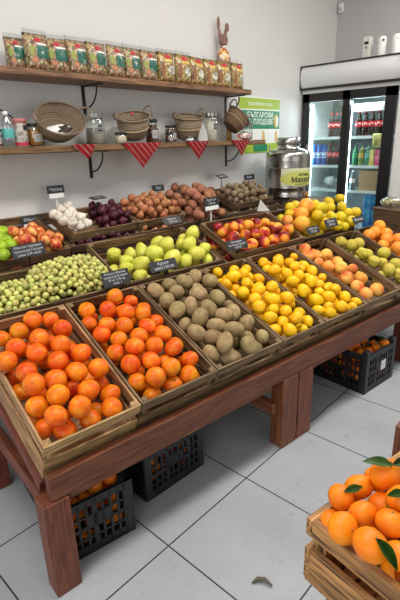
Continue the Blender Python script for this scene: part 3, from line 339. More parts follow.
def leafmesh(Ln=.065,Wd=.014,curl=.35,name='leaf'):
    bm=B(); n=8; top=[];
    for i in range(n+1):
        t=i/n; w=Wd*math.sin(PI*min(1,t*.97+.02))**.8*(1.15-.35*t); x=Ln*t; z=-curl*Ln*t*t+.12*Ln*t
        top.append([bm.verts.new((x,-w,z+w*.45)),bm.verts.new((x,0,z)),bm.verts.new((x,w,z+w*.45))])
    for a,b in zip(top,top[1:]):
        for j in (0,1): bm.faces.new((a[j],a[j+1],b[j+1],b[j]))
    r=bmesh.ops.solidify(bm,geom=bm.faces[:],thickness=.0006); return me(bm,name,leafm)
ORD=['first','second','third','fourth','fifth','sixth','seventh','eighth','ninth','tenth','eleventh','twelfth']
CNAME={'C1':'pale end crate','C2':'second front crate','C3':'kiwi crate','C4':'lemon crate beside kiwis','C5':'lemon crate beside peaches','C6':'peach crate','C7':'quince crate','C8':'right front crate','P':'pear crate','N':'nectarine crate','G':'heap before the can','A':'apple crate','U1':'garlic tray','U2':'onion tray','LP':'potato crate by the wall','U3':'small potato tray','LS':'crate left of the steel can','LO':'crate under onion tray','LR':'crate under garlic tray','M':'mandarin crate'}
ADJ={'persimmon':'shiny orange persimmon','kiwi':'fuzzy brown kiwi','lemon':'yellow lemon','peach':'blushed peach','nectarine':'red and yellow nectarine','quince':'knobbly greenish quince','orange':'big pale orange','grapefruit':'large orange grapefruit','yellow_apple':'yellow apple','pear':'pale green pear','green_apple':'bright green apple','red_apple':'red and yellow apple','garlic':'white garlic bulb','red_onion':'dark red onion','onion':'papery yellow onion','potato':'reddish potato','small_potato':'small brown potato','mandarin':'glossy mandarin'}
CAT={'yellow_apple':'apple','green_apple':'apple','red_apple':'apple','small_potato':'potato','red_onion':'onion'}
NM={'yellow_apple':'yellow_apple'}
FRM=dict(C1='T',C2='T',C3='T',C4='T',C5='T',C6='T',C7='T',C8='T',P='T',N='T',G='T',A='W',U1='W',U2='W',LP='W',U3='W',LS='W',LO='W',LR='W',M='L')
TINY={'small_potato','onion','red_onion'}
rf=random.Random(4)
def orient(kind,top):
    """how the fruit lies: rotation in the crate frame"""
    if kind in ('kiwi','lemon','pear','potato','quince'):
        a=rf.uniform(0,2*PI); tl=rf.uniform(1.05,1.7) if kind!='pear' else rf.uniform(.7,1.5)
        if kind=='pear': a=rf.uniform(-.9,.9)+PI*1.5*0+rf.choice([1.2,1.8,2.4,.5])
        return Matrix.Rotation(a,4,'Z')@Matrix.Rotation(tl,4,'X')
    tl={'persimmon':rf.uniform(0,.9),'mandarin':rf.uniform(.1,1.3)}.get(kind,rf.uniform(.1,1.5))
    return Matrix.Rotation(rf.uniform(0,2*PI),4,'Z')@Matrix.Rotation(tl,4,'X')@Matrix.Rotation(rf.uniform(0,6),4,'Z')
def fruit(kind,M,r,label,group,parts=True,mi=None):
    ms_,ps=FMESH[kind]; m=ms_[rf.randrange(len(ms_)) if mi is None else mi]
    o=bpy.data.objects.new(kind,m); COL.objects.link(o); o.matrix_world=M@Matrix.Diagonal((r,r,r,1)); tag(o,label,CAT.get(kind,kind),group)
    if parts:
        for n,pm in ps: c=bpy.data.objects.new(n,pm); COL.objects.link(c); c.parent=o
    return o
PLACED={}
for key,rec in PILES.items():
    cr,kind=key.split('|'); F=FRAMES[FRM[cr]]; grp='%ss in the %s'%({'peach':'peache','potato':'potatoe','small_potato':'small potatoe'}.get(kind,kind.replace('_',' ')),CNAME[cr])
    vis=[r for r in rec if r[4]]
    lab={}
    if kind not in TINY and vis:
        nrow=max(1,int(round(math.sqrt(len(vis)*(1.5 if cr[0]=='C' else .5))))); vs=sorted(vis,key=lambda r:r[1]); per=math.ceil(len(vs)/nrow)
        for ri in range(nrow):
            row=sorted(vs[ri*per:(ri+1)*per],key=lambda r:r[0])
            for ci,r in enumerate(row):
                rw='front row' if ri==0 else ORD[ri]+' row back'
                ps='leftmost' if ci==0 else 'rightmost' if ci==len(row)-1 else ORD[ci]+' from left'
                lab[id(r)]='%s in the %s, %s, %s'%(ADJ[kind],CNAME[cr],rw,ps) if nrow>1 else '%s in the %s, %s'%(ADJ[kind],CNAME[cr],ps)
    for r in rec:
        P=F@Matrix.Translation((r[0]/1000,r[1]/1000,r[2]/1000))@orient(kind,r[4])
        l=lab.get(id(r)) or ('%s in the %s'%(ADJ[kind],CNAME[cr]) if kind in TINY else '%s wedged deep in the %s'%(ADJ[kind],CNAME[cr]))
        sc_=r[3]/1000*(1.0 if kind=='pear' else .95 if kind=='lemon' else .94 if kind in ('persimmon','mandarin') else 1 if kind=='kiwi' else .9 if kind=='potato' else 1)
        o=fruit(kind,P,sc_,l,grp,parts=bool(r[4]) or (kind in('onion','red_onion')))
        PLACED.setdefault(cr,[]).append((o,r))
# leaves and stems on some mandarins: (mandarin u,v target mm, leaf heading)
LEAF=leafmesh(.052,.0105); LEAF2=leafmesh(.038,.008,.15)
def leafy(o,dirs,st=.02,base=None):
    """a green twig with leaves on top of one mandarin, in the crate frame"""
    P=o.matrix_world.translation.copy(); r=o.scale[0]; inv=o.matrix_world.inverted()
    up=Vector(base or (-.25,-.35,.9)).normalized(); p0=P+up*r*.9
    bm=B(); tube(bm,[p0-up*.006,p0+up*st*.4,p0+up*st*.6+Vector((-.2,.1,.2))*st],[.0022,.0018,.0015],6); s=obj('stem',bm,greenstem,o,smooth=True); s.matrix_parent_inverse=inv
    for k,(az,el,big) in enumerate(dirs):
        d=Vector((math.cos(az)*math.cos(el),math.sin(az)*math.cos(el),math.sin(el))); x=d; z=(up-up.dot(x)*x).normalized(); y=z.cross(x)
        M=Matrix((x,y,z)).transposed().to_4x4(); M.translation=p0+up*st*.3
        c=bpy.data.objects.new('leaf',LEAF if big else LEAF2); COL.objects.link(c); c.parent=o; c.matrix_parent_inverse=inv; c.matrix_world=M
mand=[(o,r) for o,r in PLACED['M'] if r[4]]
def nearest(px_uv): return min(mand,key=lambda t:(t[1][0]-px_uv[0])**2+(t[1][1]-px_uv[1])**2)[0]
# ---------------------------------------------------------------- grapes
berrym=noisemat('grape_skin',[(.3,(.40,.40,.075)),(.55,(.57,.56,.16)),(.8,(.54,.44,.15))],scale=1.2,rough=.28,var=.3,hue=.025,sss=0)
bm=B(); ball(bm,(0,0,0),1,(1,1,1.08),2); BERRY=me(bm,'berry',berrym)
gr=random.Random(8); GB=[]
def heap(u,v):
    a=abs((u-.89)/.30); c=abs((v-.79)/.15); f=1/(1+math.exp(-(u-.86)/.035)); return -.05+.035*max(0,1-c*c)*(1-f)-.05*max(0,v-.79)/.12*(1-f)+f*(.03+.05*max(0,1-c*c))*max(0,1-(max(0,u-.95)/.30)**3)
def bunch(u,v,ang,Ln,Wd,label):
    k=thing('grape_bunch',label,'grapes',M=FT@Matrix.Translation((u,v,heap(u,v)-.02)),group='bunches in the grape crate'); cnt=0; tries=0
    inv=k.matrix_world.inverted()
    while cnt<62 and tries<6000:
        tries+=1; t=gr.uniform(0,1); s=gr.uniform(-1,1); w=Wd*(1-.6*t)*.5
        uu=u+math.cos(ang)*(t-.4)*Ln-math.sin(ang)*s*w; vv=v+math.sin(ang)*(t-.4)*Ln+math.cos(ang)*s*w
        if not(.595<uu<1.185 and .668<vv<(.915 if uu>.86 else .87)): continue
        r=gr.uniform(.0125,.0152); h=heap(uu,vv)+gr.uniform(-.03,.022)+.012*(1-s*s)
        if any((uu-a)**2+(vv-b)**2+(h-c)**2<(.86*(r+q))**2 for a,b,c,q in GB): continue
        GB.append((uu,vv,h,r)); cnt+=1
        o=bpy.data.objects.new('berry',BERRY); COL.objects.link(o); o.parent=k
        o.matrix_local=inv@FT@Matrix.Translation((uu,vv,h))@Matrix.Rotation(gr.uniform(0,3),4,'X')@Matrix.Diagonal((r,r,r,1))
    bm=B(); p=[(-math.cos(ang)*.45*Ln,-math.sin(ang)*.45*Ln,.03),(0,0,.012),(math.cos(ang)*.4*Ln,math.sin(ang)*.4*Ln,0)]; tube(bm,p,[.003,.0025,.0015],6); obj('stem',bm,greenstem,k,smooth=True)
GP=[(.66,.83,.3,'at the back left corner'),(.65,.73,-.2,'at the front left corner'),(.74,.76,.5,'left of centre by the front slat'),(.74,.85,-.3,'left of centre against the grey liner'),(.83,.72,.1,'at the middle of the front slat'),(.85,.81,1.2,'in the very middle of the heap'),(.90,.87,.1,'at the middle of the back slat'),(.94,.75,-.4,'right of centre by the front slat'),(.98,.83,.4,'right of centre on top of the heap'),(1.03,.88,.0,'at the back, near the right corner'),(1.05,.74,.2,'at the front right, beside the printed tag'),(1.11,.81,-.5,'against the right end'),(1.14,.88,1,'in the back right corner'),(.60,.79,1.4,'hard against the left end'),(1.14,.72,.5,'in the front right corner')]
for u,v,a,l in GP: bunch(u,v,a,.17,.15,'green grape bunch '+l+' of the grape crate')
# ---------------------------------------------------------------- plastic crates under the table
plast=mat('black_crate_plastic',(.014,.016,.02),.38)
def plastic_crate(M,w,d,h,label,ear=.0,paper=False,nf=12,nm=''):
    k=thing('plastic_crate',label,'crate',M=M); t=.012
    def wall(ax,sg,Ln,off):
        bm=B()
        def pb(a,z,la,lz,tt=t):
            if ax=='x': box(bm,(a,sg*(off-tt/2),z),(la,tt,lz))
            else: box(bm,(sg*(off-tt/2),a,z),(tt,la,lz))
        pb(0,.02,Ln,.04); pb(0,h-.016,Ln,.032,t*1.3); pb(0,h*.5,Ln,.014)
        n=int(Ln/.03)
        for i in range(n+1):
            a=-Ln/2+Ln*i/n; big=(i%4==0)
            pb(max(-Ln/2+.01,min(Ln/2-.01,a)),h/2,.02 if big else .009,h-.01,t if big else t*.7)
        for z in (h*.3,h*.7): pb(0,z,Ln,.008,t*.7)
        if sg==-1 and ax=='x': pb(0,h*.62,Ln*.3,.05)
        return obj('side_wall',bm,plast,k)
    wall('x',-1,w,d/2); wall('x',1,w,d/2); wall('y',-1,d-2*t,w/2); wall('y',1,d-2*t,w/2)
    bm=B(); box(bm,(0,0,.006),(w,d,.012)); obj('base',bm,plast,k)
    for sx in (-1,1):
        for sy in (-1,1): bm=B(); box(bm,(sx*(w/2-.018),sy*(d/2-.018),h/2+ear/2),(.04,.04,h+ear)); obj('corner_post',bm,plast,k,bevel=.006)
    if paper: bm=B(); box(bm,(.03,-d/2-.002,h*.55),(.05,.003,.06)); obj('paper_label',bm,card,k)
    rr=random.Random(len(label)); pl=[]; tries=0
    while tries<1500:
        tries+=1; r=rr.uniform(.028,.032); x=rr.uniform(-w/2+.016+r,w/2-.016-r); y=rr.uniform(-d/2+.016+r,d/2-.016-r); z=.014+r; 
        while any((x-a)**2+(y-b)**2+(z-c)**2<(.95*(r+q))**2 for a,b,c,q in pl): z+=.006
        if z>h-.012: continue
        pl.append((x,y,z,r))
    for x,y,z,r in pl:
        edge=(y<-d/2+.10 or x<-w/2+.09 or x>w/2-.09 or z>h-.11)
        if not edge: continue
        o=fruit('mandarin',M@Matrix.Translation((x,y,z))@orient('mandarin',0),r,'mandarin inside the '+nm,'mandarins in the '+nm,parts=False)
        if z>h-.08 and rr.random()<.45: leafy(o,[(rr.uniform(0,6),.1,True),(rr.uniform(0,6),.1,False)],base=(0,0,1))
    return k
plastic_crate(frame((.775,1.505,0),math.radians(-11),0),.29,.56,.25,'black lattice plastic crate of mandarins beside the left table leg',nm='black crate by the left leg')
plastic_crate(frame((1.175,1.53,0),math.radians(-3),0),.35,.53,.23,'black lattice plastic crate of mandarins, second from the left under the table',nm='middle black crate under the table')
plastic_crate(frame((2.64,1.19,0),math.radians(-7),0),.34,.55,.25,'black plastic crate with a white paper label under the right half of the table',ear=.035,paper=True,nm='black crate with the white label')
# leafy mandarins
for uv,d,s in (((67,-29),[(-.6,.1,False)],.012),((-2,-139),[(-1.7,-.55,True)],.012),((124,-82),[(-.6,.35,False),(3.7,.0,False)],.02),((152,-66),[(2.1,.15,True),(-.9,.3,True)],.03),((121,-115),[(2.6,.1,False)],.012)):
    leafy(nearest(uv),d,s)
# ---------------------------------------------------------------- wall shelves
def bracket(par,x,z,):
    bm=B(); box(bm,(x,-.003,z-.085),(.02,.006,.17)); box(bm,(x,-.10,z-.003),(.02,.20,.006))
    tube(bm,[(x,-.006,z-.13)]+[(x,-.006-.14*math.sin(t*PI/2/6),z-.13+.12*(1-math.cos(t*PI/2/6))) for t in range(1,7)],.005,6); return obj('bracket',bm,iron,par)
def shelf(x0,x1,ztop,label,bx):
    k=thing('wall_shelf',label,'shelf',loc=((x0+x1)/2,WY,ztop-.036))
    bm=B(); box(bm,(0,-.12,.018),(x1-x0,.235,.036)); obj('board',bm,W_SHELF['x'],k,bevel=.005)
    for x in bx:
        b=bracket(k,x-(x0+x1)/2,0)
    return k
shelf(.55,3.195,1.862,'upper wooden wall shelf on black iron brackets holding the nut bags',(.85,1.775,3.15))
shelf(.55,3.40,1.486,'lower wooden wall shelf holding jars and baskets',(.85,1.775,3.15))
SZ1=1.863; SZ0=1.487
# nut bags
def nutmat(name,c0,c1,c2):
    m=bpy.data.materials.new(name); m.use_nodes=True; nt=m.node_tree; N=nt.nodes; L=nt.links; b=N['Principled BSDF']; tc=N.new('ShaderNodeTexCoord'); v=N.new('ShaderNodeTexVoronoi'); v.inputs['Scale'].default_value=60
    L.new(tc.outputs['Object'],v.inputs['Vector']); r=ramp(nt,[(.0,c2),(.35,c1),(.75,c0)]); L.new(v.outputs['Distance'],r.inputs[0]); r.color_ramp.elements[0].position=0
    sp=N.new('ShaderNodeMix'); sp.data_type='RGBA'; sp.blend_type='MULTIPLY'; sp.inputs[0].default_value=.35; L.new(r.outputs[0],sp.inputs[6]); L.new(v.outputs['Color'],sp.inputs[7]); L.new(sp.outputs[2],b.inputs['Base Color']); b.inputs['Roughness'].default_value=.3
    bp=N.new('ShaderNodeBump'); bp.inputs['Distance'].default_value=.004; bp.inputs['Strength'].default_value=.8; bp.invert=True; L.new(v.outputs['Distance'],bp.inputs['Height']); L.new(bp.outputs[0],b.inputs['Normal']); b.inputs['Coat Weight'].default_value=.6; b.inputs['Coat Roughness'].default_value=.15; return m
nut=nutmat('peanuts_in_film',(.13,.07,.03),(.50,.34,.17),(.74,.58,.36)); nut2=nutmat('snacks_in_golden_film',(.14,.07,.02),(.50,.33,.08),(.80,.66,.34))
pgreen=noisemat('label_green',[(.42,(.008,.085,.06)),(.6,(.02,.14,.09)),(.68,(.45,.45,.38))],scale=35,rough=.35); pred=mat('label_red',(.55,.03,.06),.4); pyel=noisemat('label_yellow',[(.42,(.50,.32,.04)),(.6,(.72,.55,.18))],scale=30,rough=.35); pwhite=mat('label_white',(.85,.85,.80),.4); pbrown=mat('label_brown',(.25,.10,.04),.4); porange=mat('label_orange',(.50,.20,.10),.4); polive=mat('label_olive',(.32,.34,.08),.4)
def pillow(w,h,th,nx=8,nz=10):
    bm=B(); G={}
    for s in (1,-1):
        for i in range(nx+1):
            for j in range(nz+1):
                x=(i/nx-.5)*w; z=j/nz*h; a=max(0,1-abs(2*i/nx-1)**3); c=min(1,(j/nz)/.10)**.5*min(1,(1-j/nz)/.35)**.8; y=-s*th/2*a*c
                G[s,i,j]=(bm.verts.new((x*(1-.06*c),y,z)) if s==1 or (0<i<nx and 0<j<nz) else G[1,i,j])
        for i in range(nx):
            for j in range(nz):
                q=[G[s,i,j],G[s,i+1,j],G[s,i+1,j+1],G[s,i,j+1]]; bm.faces.new(q if s==1 else q[::-1])
    return bm
def patch(w,h,cx,cz,bw,bh,bth,off=.0015,ell=True,n=10):
    """a label lying on the bag's front"""
    bm=B(); 
    def P(x,z):
        i=(x/bw+.5); a=max(0,1-abs(2*i-1)**3); j=z/bh; c=min(1,max(0,j)/.10)**.5*min(1,max(0,1-j)/.35)**.8; return (x,-bth/2*a*c-off,z)
    rings=[]
    for k in range(1,4): rings.append([bm.verts.new(P(cx+w/2*k/3*(math.cos(t*2*PI/20) if ell else max(-1,min(1,1.35*math.cos(t*2*PI/20)))),cz+h/2*k/3*(math.sin(t*2*PI/20) if ell else max(-1,min(1,1.35*math.sin(t*2*PI/20)))))) for t in range(20)])
    c=bm.verts.new(P(cx,cz))
    for t in range(20):
        bm.faces.new((c,rings[0][t],rings[0][(t+1)%20]))
        for k in (0,1): bm.faces.new((rings[k][t],rings[k+1][t],rings[k+1][(t+1)%20],rings[k][(t+1)%20]))
    return bm
def nutbag(x,w,h,style,label,tl,yo):
    th=.07; k=thing('nut_bag',label,'bag',loc=(x,2.455+yo,SZ1),rot=(-.06,tl,random.uniform(-.15,.05)),group='nut bags on the upper shelf')
    w*=1.06; h*=1.17; obj('pouch',pillow(w,h,th),nut if style=='g' else nut2,k,smooth=True)
    bm=B(); box(bm,(0,0,h+.006),(w*.97,.002,.026)); obj('top_seal',bm,clear,k)
    if style=='g':
        obj('brand_label',patch(w*.56,h*.34,.14*w,h*.50,w,h,th,.002,False),pgreen,k,smooth=True); obj('red_emblem',patch(w*.26,h*.11,0,h*.82,w,h,th,.003),pred,k,smooth=True)
        obj('nut_picture',patch(w*.22,h*.15,-.22*w,h*.27,w,h,th,.004),porange,k,smooth=True); obj('white_band',patch(w*.40,h*.05,.12*w,h*.70,w,h,th,.0035,False),pwhite,k,smooth=True)
        obj('olive_picture',patch(w*.18,h*.28,-.30*w,h*.52,w,h,th,.004),polive,k,smooth=True)
    else:
        obj('brand_label',patch(w*.52,h*.11,.02*w,h*.71,w,h,th,.002,False),pyel,k,smooth=True); obj('red_emblem',patch(w*.36,h*.14,0,h*.84,w,h,th,.003),pred,k,smooth=True)
        obj('foil_panel',patch(w*.42,h*.30,.10*w,h*.40,w,h,th,.003),noisemat('foil',[(.4,(.30,.28,.20)),(.6,(.70,.68,.60))],scale=30,rough=.25),k,smooth=True); obj('brown_band',patch(w*.16,h*.5,-.30*w,h*.40,w,h,th,.004),pbrown,k,smooth=True)
BG=[(1.314,.10,.135,'g','first from the left and partly off behind its neighbour'),(1.415,.135,.155,'g','second from the left'),(1.542,.133,.15,'g','third from the left'),(1.667,.128,.155,'g','fourth from the left'),(1.797,.135,.158,'g','fifth from the left'),(1.93,.131,.158,'g','sixth from the left, its label turned a little'),(2.065,.131,.16,'g','seventh from the left'),(2.209,.138,.16,'g','last green one before the golden bags'),(2.353,.146,.163,'y','first beside the green ones'),(2.507,.15,.165,'y','second after the green ones'),(2.665,.152,.165,'y','fourth from the right end'),(2.818,.148,.165,'y','third from the right end'),(2.966,.145,.165,'y','under the bunny figure, next to last'),(3.11,.14,.165,'y','at the right end of the shelf')]
for i,(x,w,h,s_,l) in enumerate(BG): nutbag(x,w,h,s_,('nut bag with green label, ' if s_=='g' else 'golden snack bag, ')+l,random.uniform(-.05,.05),random.uniform(-.012,.012)+(.03 if i==0 else 0))
# bunny
bunm=noisemat('cocoa_felt',[(.3,(.20,.105,.085)),(.7,(.28,.155,.125))],scale=30,rough=.9,rnd=False)
def remesh_obj(name,bm,m,par,vox=.005):
    o=obj(name,bm,m,par,smooth=True); md=o.modifiers.new('r','REMESH'); md.mode='VOXEL'; md.voxel_size=vox; sm=o.modifiers.new('s','SMOOTH'); sm.iterations=6; sm.factor=.6
    dg=bpy.context.evaluated_depsgraph_get(); me_=bpy.data.meshes.new_from_object(o.evaluated_get(dg)); o.modifiers.clear(); o.data=me_
    for q in me_.polygons: q.use_smooth=True
    return o
bn=thing('bunny_figure','brown felt bunny with a yellow and red vest standing behind the snack bags','figurine',loc=(3.055,2.54,SZ1),rot=(0,0,-.35)); bn.scale=(1.2,1.2,1.12)
bm=B(); ball(bm,(0,0,.11),1,(.045,.028,.115),3); ball(bm,(0,0,.21),1,(.038,.026,.075),3); ball(bm,(0,-.004,.315),1,(.032,.026,.040),3); ball(bm,(0,-.012,.298),1,(.023,.022,.020),3)
ball(bm,(-.024,0,.345),1,(.012,.010,.04),3); ball(bm,(-.033,0,.415),1,(.013,.009,.048),3); ball(bm,(.018,0,.355),1,(.012,.01,.035),3); ball(bm,(.026,0,.395),1,(.012,.009,.035),3); ball(bm,(.036,-.004,.395),1,(.009,.008,.028),3)
ball(bm,(-.04,-.01,.17),1,(.012,.014,.055),3); ball(bm,(.04,-.01,.17),1,(.012,.014,.055),3)
remesh_obj('body',bm,bunm,bn)
bm=B(); ball(bm,(0,-.004,.205),1,(.041,.031,.075),3); obj('vest',bm,noisemat('patchwork_vest',[(.42,(.40,.03,.04)),(.5,(.75,.42,.05)),(.6,(.80,.75,.60))],scale=45,rough=.8,rnd=False),bn,smooth=True)
bm=B(); ball(bm,(0,-.012,.272),1,(.014,.022,.011),2); obj('neck_ruff',bm,pwhite,bn,smooth=True)
for s in (-1,1): bm=B(); ball(bm,(s*.013,-.028,.324),.0035,sub=2); obj('eye',bm,black,bn,smooth=True)
bm=B(); ball(bm,(0,-.034,.304),1,(.005,.004,.003),sub=2); obj('nose',bm,pred,bn,smooth=True)
# ---------------------------------------------------------------- things on the lower shelf
Y0=2.48
def jar(name,label,x,w,h,content,lidm,level=.8,paper=True,y=Y0,lidh=.014,neck=.86,body=None,tagblack=False,sx=1,wire=False):
    k=thing(name,label,'jar',loc=(x,y,SZ0)); r=w/2; hb=h-lidh
    bm=B(); pr=[(r*.90,0),(r,.006),(r,hb*.74),(r*.97,hb*.82),(r*neck,hb*.90),(r*neck,hb)]; lathe(bm,pr,28); obj('glass_body',bm,body or glass,k,smooth=True)
    if content: bm=B(); lathe(bm,[(r*.86,.004),(r*.93,.008),(r*.93,hb*min(.8,level))]+([(r*.80,hb*level)] if level>.82 else []),24); obj('contents',bm,content,k,smooth=True)
    bm=B(); lathe(bm,[(r*neck*1.06,hb),(r*neck*1.08,hb+.003),(r*neck*1.08,h-.002),(r*neck*.98,h)],28); obj('lid',bm,lidm,k,smooth=False)
    if paper or tagblack:
        bm=B(); n=10; a0,a1=(-2.25,-1.2) if not tagblack else (-1.9,-1.35); z0,z1=(hb*.22,hb*.62) if not tagblack else (hb*.5,hb*.72)
        R_=[[bm.verts.new((r*1.012*math.cos(a0+(a1-a0)*i/n),r*1.012*math.sin(a0+(a1-a0)*i/n),z)) for i in range(n+1)] for z in (z0,z1)]
        for i in range(n): bm.faces.new((R_[0][i],R_[0][i+1],R_[1][i+1],R_[1][i]))
        bmesh.ops.solidify(bm,geom=bm.faces[:],thickness=-.0006); lb=obj('paper_label' if paper else 'black_label',bm,card if paper else slate,k)
        bm=B()
        for q in range(3): 
            zz=z0+(z1-z0)*(.3+.2*q); aa=(a0+a1)/2; box(bm,(0,0,0),(r*.6,.0006,.0022),Matrix.Translation((r*1.03*math.cos(aa),r*1.03*math.sin(aa),zz))@Matrix.Rotation(aa+PI/2,4,'Z'))
        obj('printing',bm,mat('grey_ink',(.25,.2,.18),.7) if paper else chalk,lb)
    return k
honey=noisemat('amber_honey',[(.3,(.32,.13,.012)),(.7,(.45,.21,.025))],scale=3,rough=.2,rnd=False); brownh=noisemat('dark_preserve',[(.3,(.07,.02,.008)),(.7,(.16,.05,.015))],scale=5,rough=.25,rnd=False); seeds=noisemat('grey_seeds',[(.3,(.19,.17,.13)),(.7,(.36,.34,.28))],scale=120,rough=.8,rnd=False); pasta=noisemat('pale_grain',[(.3,(.50,.45,.36)),(.7,(.68,.63,.52))],scale=60,rough=.8,rnd=False); cream=noisemat('cream_spread',[(.3,(.60,.50,.33)),(.7,(.70,.61,.45))],scale=10,rough=.5,rnd=False)
jar('honey_jar','orange jam jar cut off by the left edge of the photo',1.135,.06,.09,brownh,black)
jar('honey_jar','amber honey jar with black lid and white label left of the open basket',1.356,.09,.118,honey,black,.85)
k=jar('storage_jar','square-shouldered glass jar of grey seeds with a black tag',1.754,.12,.182,seeds,glass,.62,paper=False,tagblack=True,lidh=.03)
bm=B(); tube(bm,[(.045*math.cos(a/16*2*PI),.045*math.sin(a/16*2*PI),.148) for a in range(16)],.0025,6,True); obj('wire_clasp',bm,steel,k,smooth=True)
jar('spread_jar','small cream-filled jar with black lid beside the seed jar',1.907,.078,.068,cream,black,.9,y=2.43,paper=False)
jar('preserve_jar','tall brown preserve jar with glass stopper lid',2.216,.09,.15,brownh,black,.9,lidh=.02); 
bm=B(); lathe(bm,[(.028,0),(.032,.004),(.032,.02),(.02,.026)],20); k=obj('glass_tealight',bm,glass,loc=(2.216,2.48,1.6378),smooth=True); tag(k,'small clear glass holder standing on the tall brown preserve jar','glass')
jar('preserve_jar','brown preserve jar with white label leaning close to the third basket',2.393,.085,.112,brownh,black,.9)
jar('preserve_jar','smallest brown jar with white label, between the two taller brown jars',2.312,.06,.064,brownh,black,.9,y=2.41)
jar('spice_jar','tiny squat glass jar of white powder in front of the third basket',2.504,.062,.036,pwhite,steel,.8,paper=False,y=2.40,lidh=.008)
jar('canister','tall glass canister of pale grain with steel lid and black tag',2.82,.115,.205,pasta,steel,.80,paper=False,tagblack=True,lidh=.03,neck=.97)
jar('canister','half-empty glass canister at the right end of the lower shelf',3.283,.10,.20,seeds,steel,.30,paper=False,tagblack=True,lidh=.022,neck=.97)
# water bottle, tin
k=thing('water_bottle','clear plastic bottle with a teal label and white cap','bottle',loc=(1.20,Y0,SZ0)); bm=B(); lathe(bm,[(.025,0),(.031,.006),(.030,.05),(.031,.10),(.028,.125),(.014,.148),(.012,.158)],24); obj('bottle_body',bm,glassmat('clear_plastic',(.86,.92,.94),.14,.1),k,smooth=True)
bm=B(); lathe(bm,[(.014,.156),(.014,.174),(.010,.176)],16); obj('cap',bm,white,k,smooth=True); bm=B(); lathe(bm,[(.0315,.045),(.0318,.046),(.0318,.09),(.0315,.091)],24,caps=False); obj('teal_label',bm,mat('teal_label_paper',(.10,.45,.42),.5),k,smooth=True)
k=thing('snack_tin','tall round tin with pink lid and pale printed sides','tin',loc=(1.272,Y0,SZ0)); bm=B(); lathe(bm,[(.034,0),(.036,.003),(.036,.128),(.035,.13)],28); obj('tin_body',bm,noisemat('pale_printed_tin',[(.4,(.40,.36,.30)),(.5,(.62,.60,.55)),(.6,(.30,.22,.18))],scale=30,rough=.4,rnd=False),k,smooth=True)
bm=B(); lathe(bm,[(.037,.118),(.037,.138),(.030,.142)],28); obj('lid',bm,mat('pink_lid',(.50,.16,.15),.5),k,smooth=True); bm=B(); lathe(bm,[(.0366,.004),(.0366,.022)],28,caps=False); obj('red_band',bm,pred,k,smooth=True)
bm=B(); box(bm,(.012,-.0365,.095),(.026,.002,.022)); obj('black_mark',bm,black,k)
bm=B(); tube(bm,[(1.20,2.52,1.672),(1.225,2.545,1.665),(1.27,2.55,1.64),(1.285,2.545,1.60),(1.29,2.55,SZ0+.006)],.005,8); tag(obj('dark_strap',bm,black,smooth=True),'dark bent strap behind the bottle and the tin','strap')
# baskets
def wickermat(name,c0,c1):
    m=bpy.data.materials.new(name); m.use_nodes=True; nt=m.node_tree; N=nt.nodes; L=nt.links; b=N['Principled BSDF']; tc=N.new('ShaderNodeTexCoord')
    w=N.new('ShaderNodeTexWave'); w.bands_direction='Z'; w.inputs['Scale'].default_value=28; w.inputs['Distortion'].default_value=3; w.inputs['Detail'].default_value=2; w.inputs['Detail Scale'].default_value=6; L.new(tc.outputs['Object'],w.inputs['Vector'])
    r=ramp(nt,[(.1,c0),(.7,c1)]); L.new(w.outputs['Fac'],r.inputs[0]); L.new(r.outputs[0],b.inputs['Base Color']); b.inputs['Roughness'].default_value=.75; bp=N.new('ShaderNodeBump'); bp.inputs['Distance'].default_value=.004; L.new(w.outputs['Fac'],bp.inputs['Height']); L.new(bp.outputs[0],b.inputs['Normal']); return m
wick=wickermat('pale_wicker',(.17,.12,.075),(.33,.25,.16)); wick2=wickermat('brown_wicker',(.10,.055,.03),(.27,.16,.09))
def basket(label,x,w,d,h,tiltx,tilty,m,zoff=0,y=2.46,band=True):
    R=Matrix.Translation((x,y,SZ0+zoff))@Matrix.Rotation(tilty,4,'Y')@Matrix.Rotation(tiltx,4,'X'); k=thing('wicker_basket',label,'basket',M=R); sy=d/w; r=w/2
    bm=B(); lathe(bm,[(r*.62,0),(r*.70,.004),(r*.86,h*.45),(r*1.0,h),(r*.975,h),(r*.835,h*.45),(r*.64,.010)],36,1,sy); obj('bowl',bm,m,k,smooth=True)
    bm=B(); tube(bm,[(r*.985*math.cos(a/32*2*PI),r*.985*sy*math.sin(a/32*2*PI),h) for a in range(32)],.0055,8,True); obj('rim',bm,m,k,smooth=True)
    if band: bm=B(); tube(bm,[(r*.90*math.cos(a/32*2*PI),r*.90*sy*math.sin(a/32*2*PI),h*.5) for a in range(32)],.004,6,True); obj('pale_band',bm,mat('pale_straw',(.38,.29,.18),.7),k,smooth=True)
    for s in (-1,1): bm=B(); tube(bm,[(s*(r*.97+.030*math.sin(t/10*PI)),.04*math.cos(t/10*PI),h-.004+.045*math.sin(t/10*PI)) for t in range(11)],.0055,8); obj('handle',bm,wick,k,smooth=True)
    return k
b1=basket('large open wicker basket tipped towards the room beside the honey jar',1.49,.30,.23,.11,.90,-.12,wick,zoff=.075,y=2.49,band=False)
bm=B(); ball(bm,(0,-.02,.034),1,(.075,.04,.018),2,lump(3,.2,3)); obj('white_cloth',bm,white,b1,smooth=True); bm=B(); ball(bm,(.03,-.025,.048),1,(.04,.022,.012),3,lump(5,.25,5)); obj('dried_fruit',bm,darktip,b1,smooth=True)
basket('wicker basket with a red dot between the seed jar and the brown jar',2.035,.24,.19,.135,.32,-.20,wick,zoff=.035)
basket('wicker basket in the middle of the shelf behind the small glass jar',2.56,.24,.19,.15,.24,-.12,wick,zoff=.025,y=2.475)
basket('dark brown wicker basket tipped sideways near the right end',3.05,.21,.19,.12,.25,.75,wick2,zoff=.10,y=2.47)
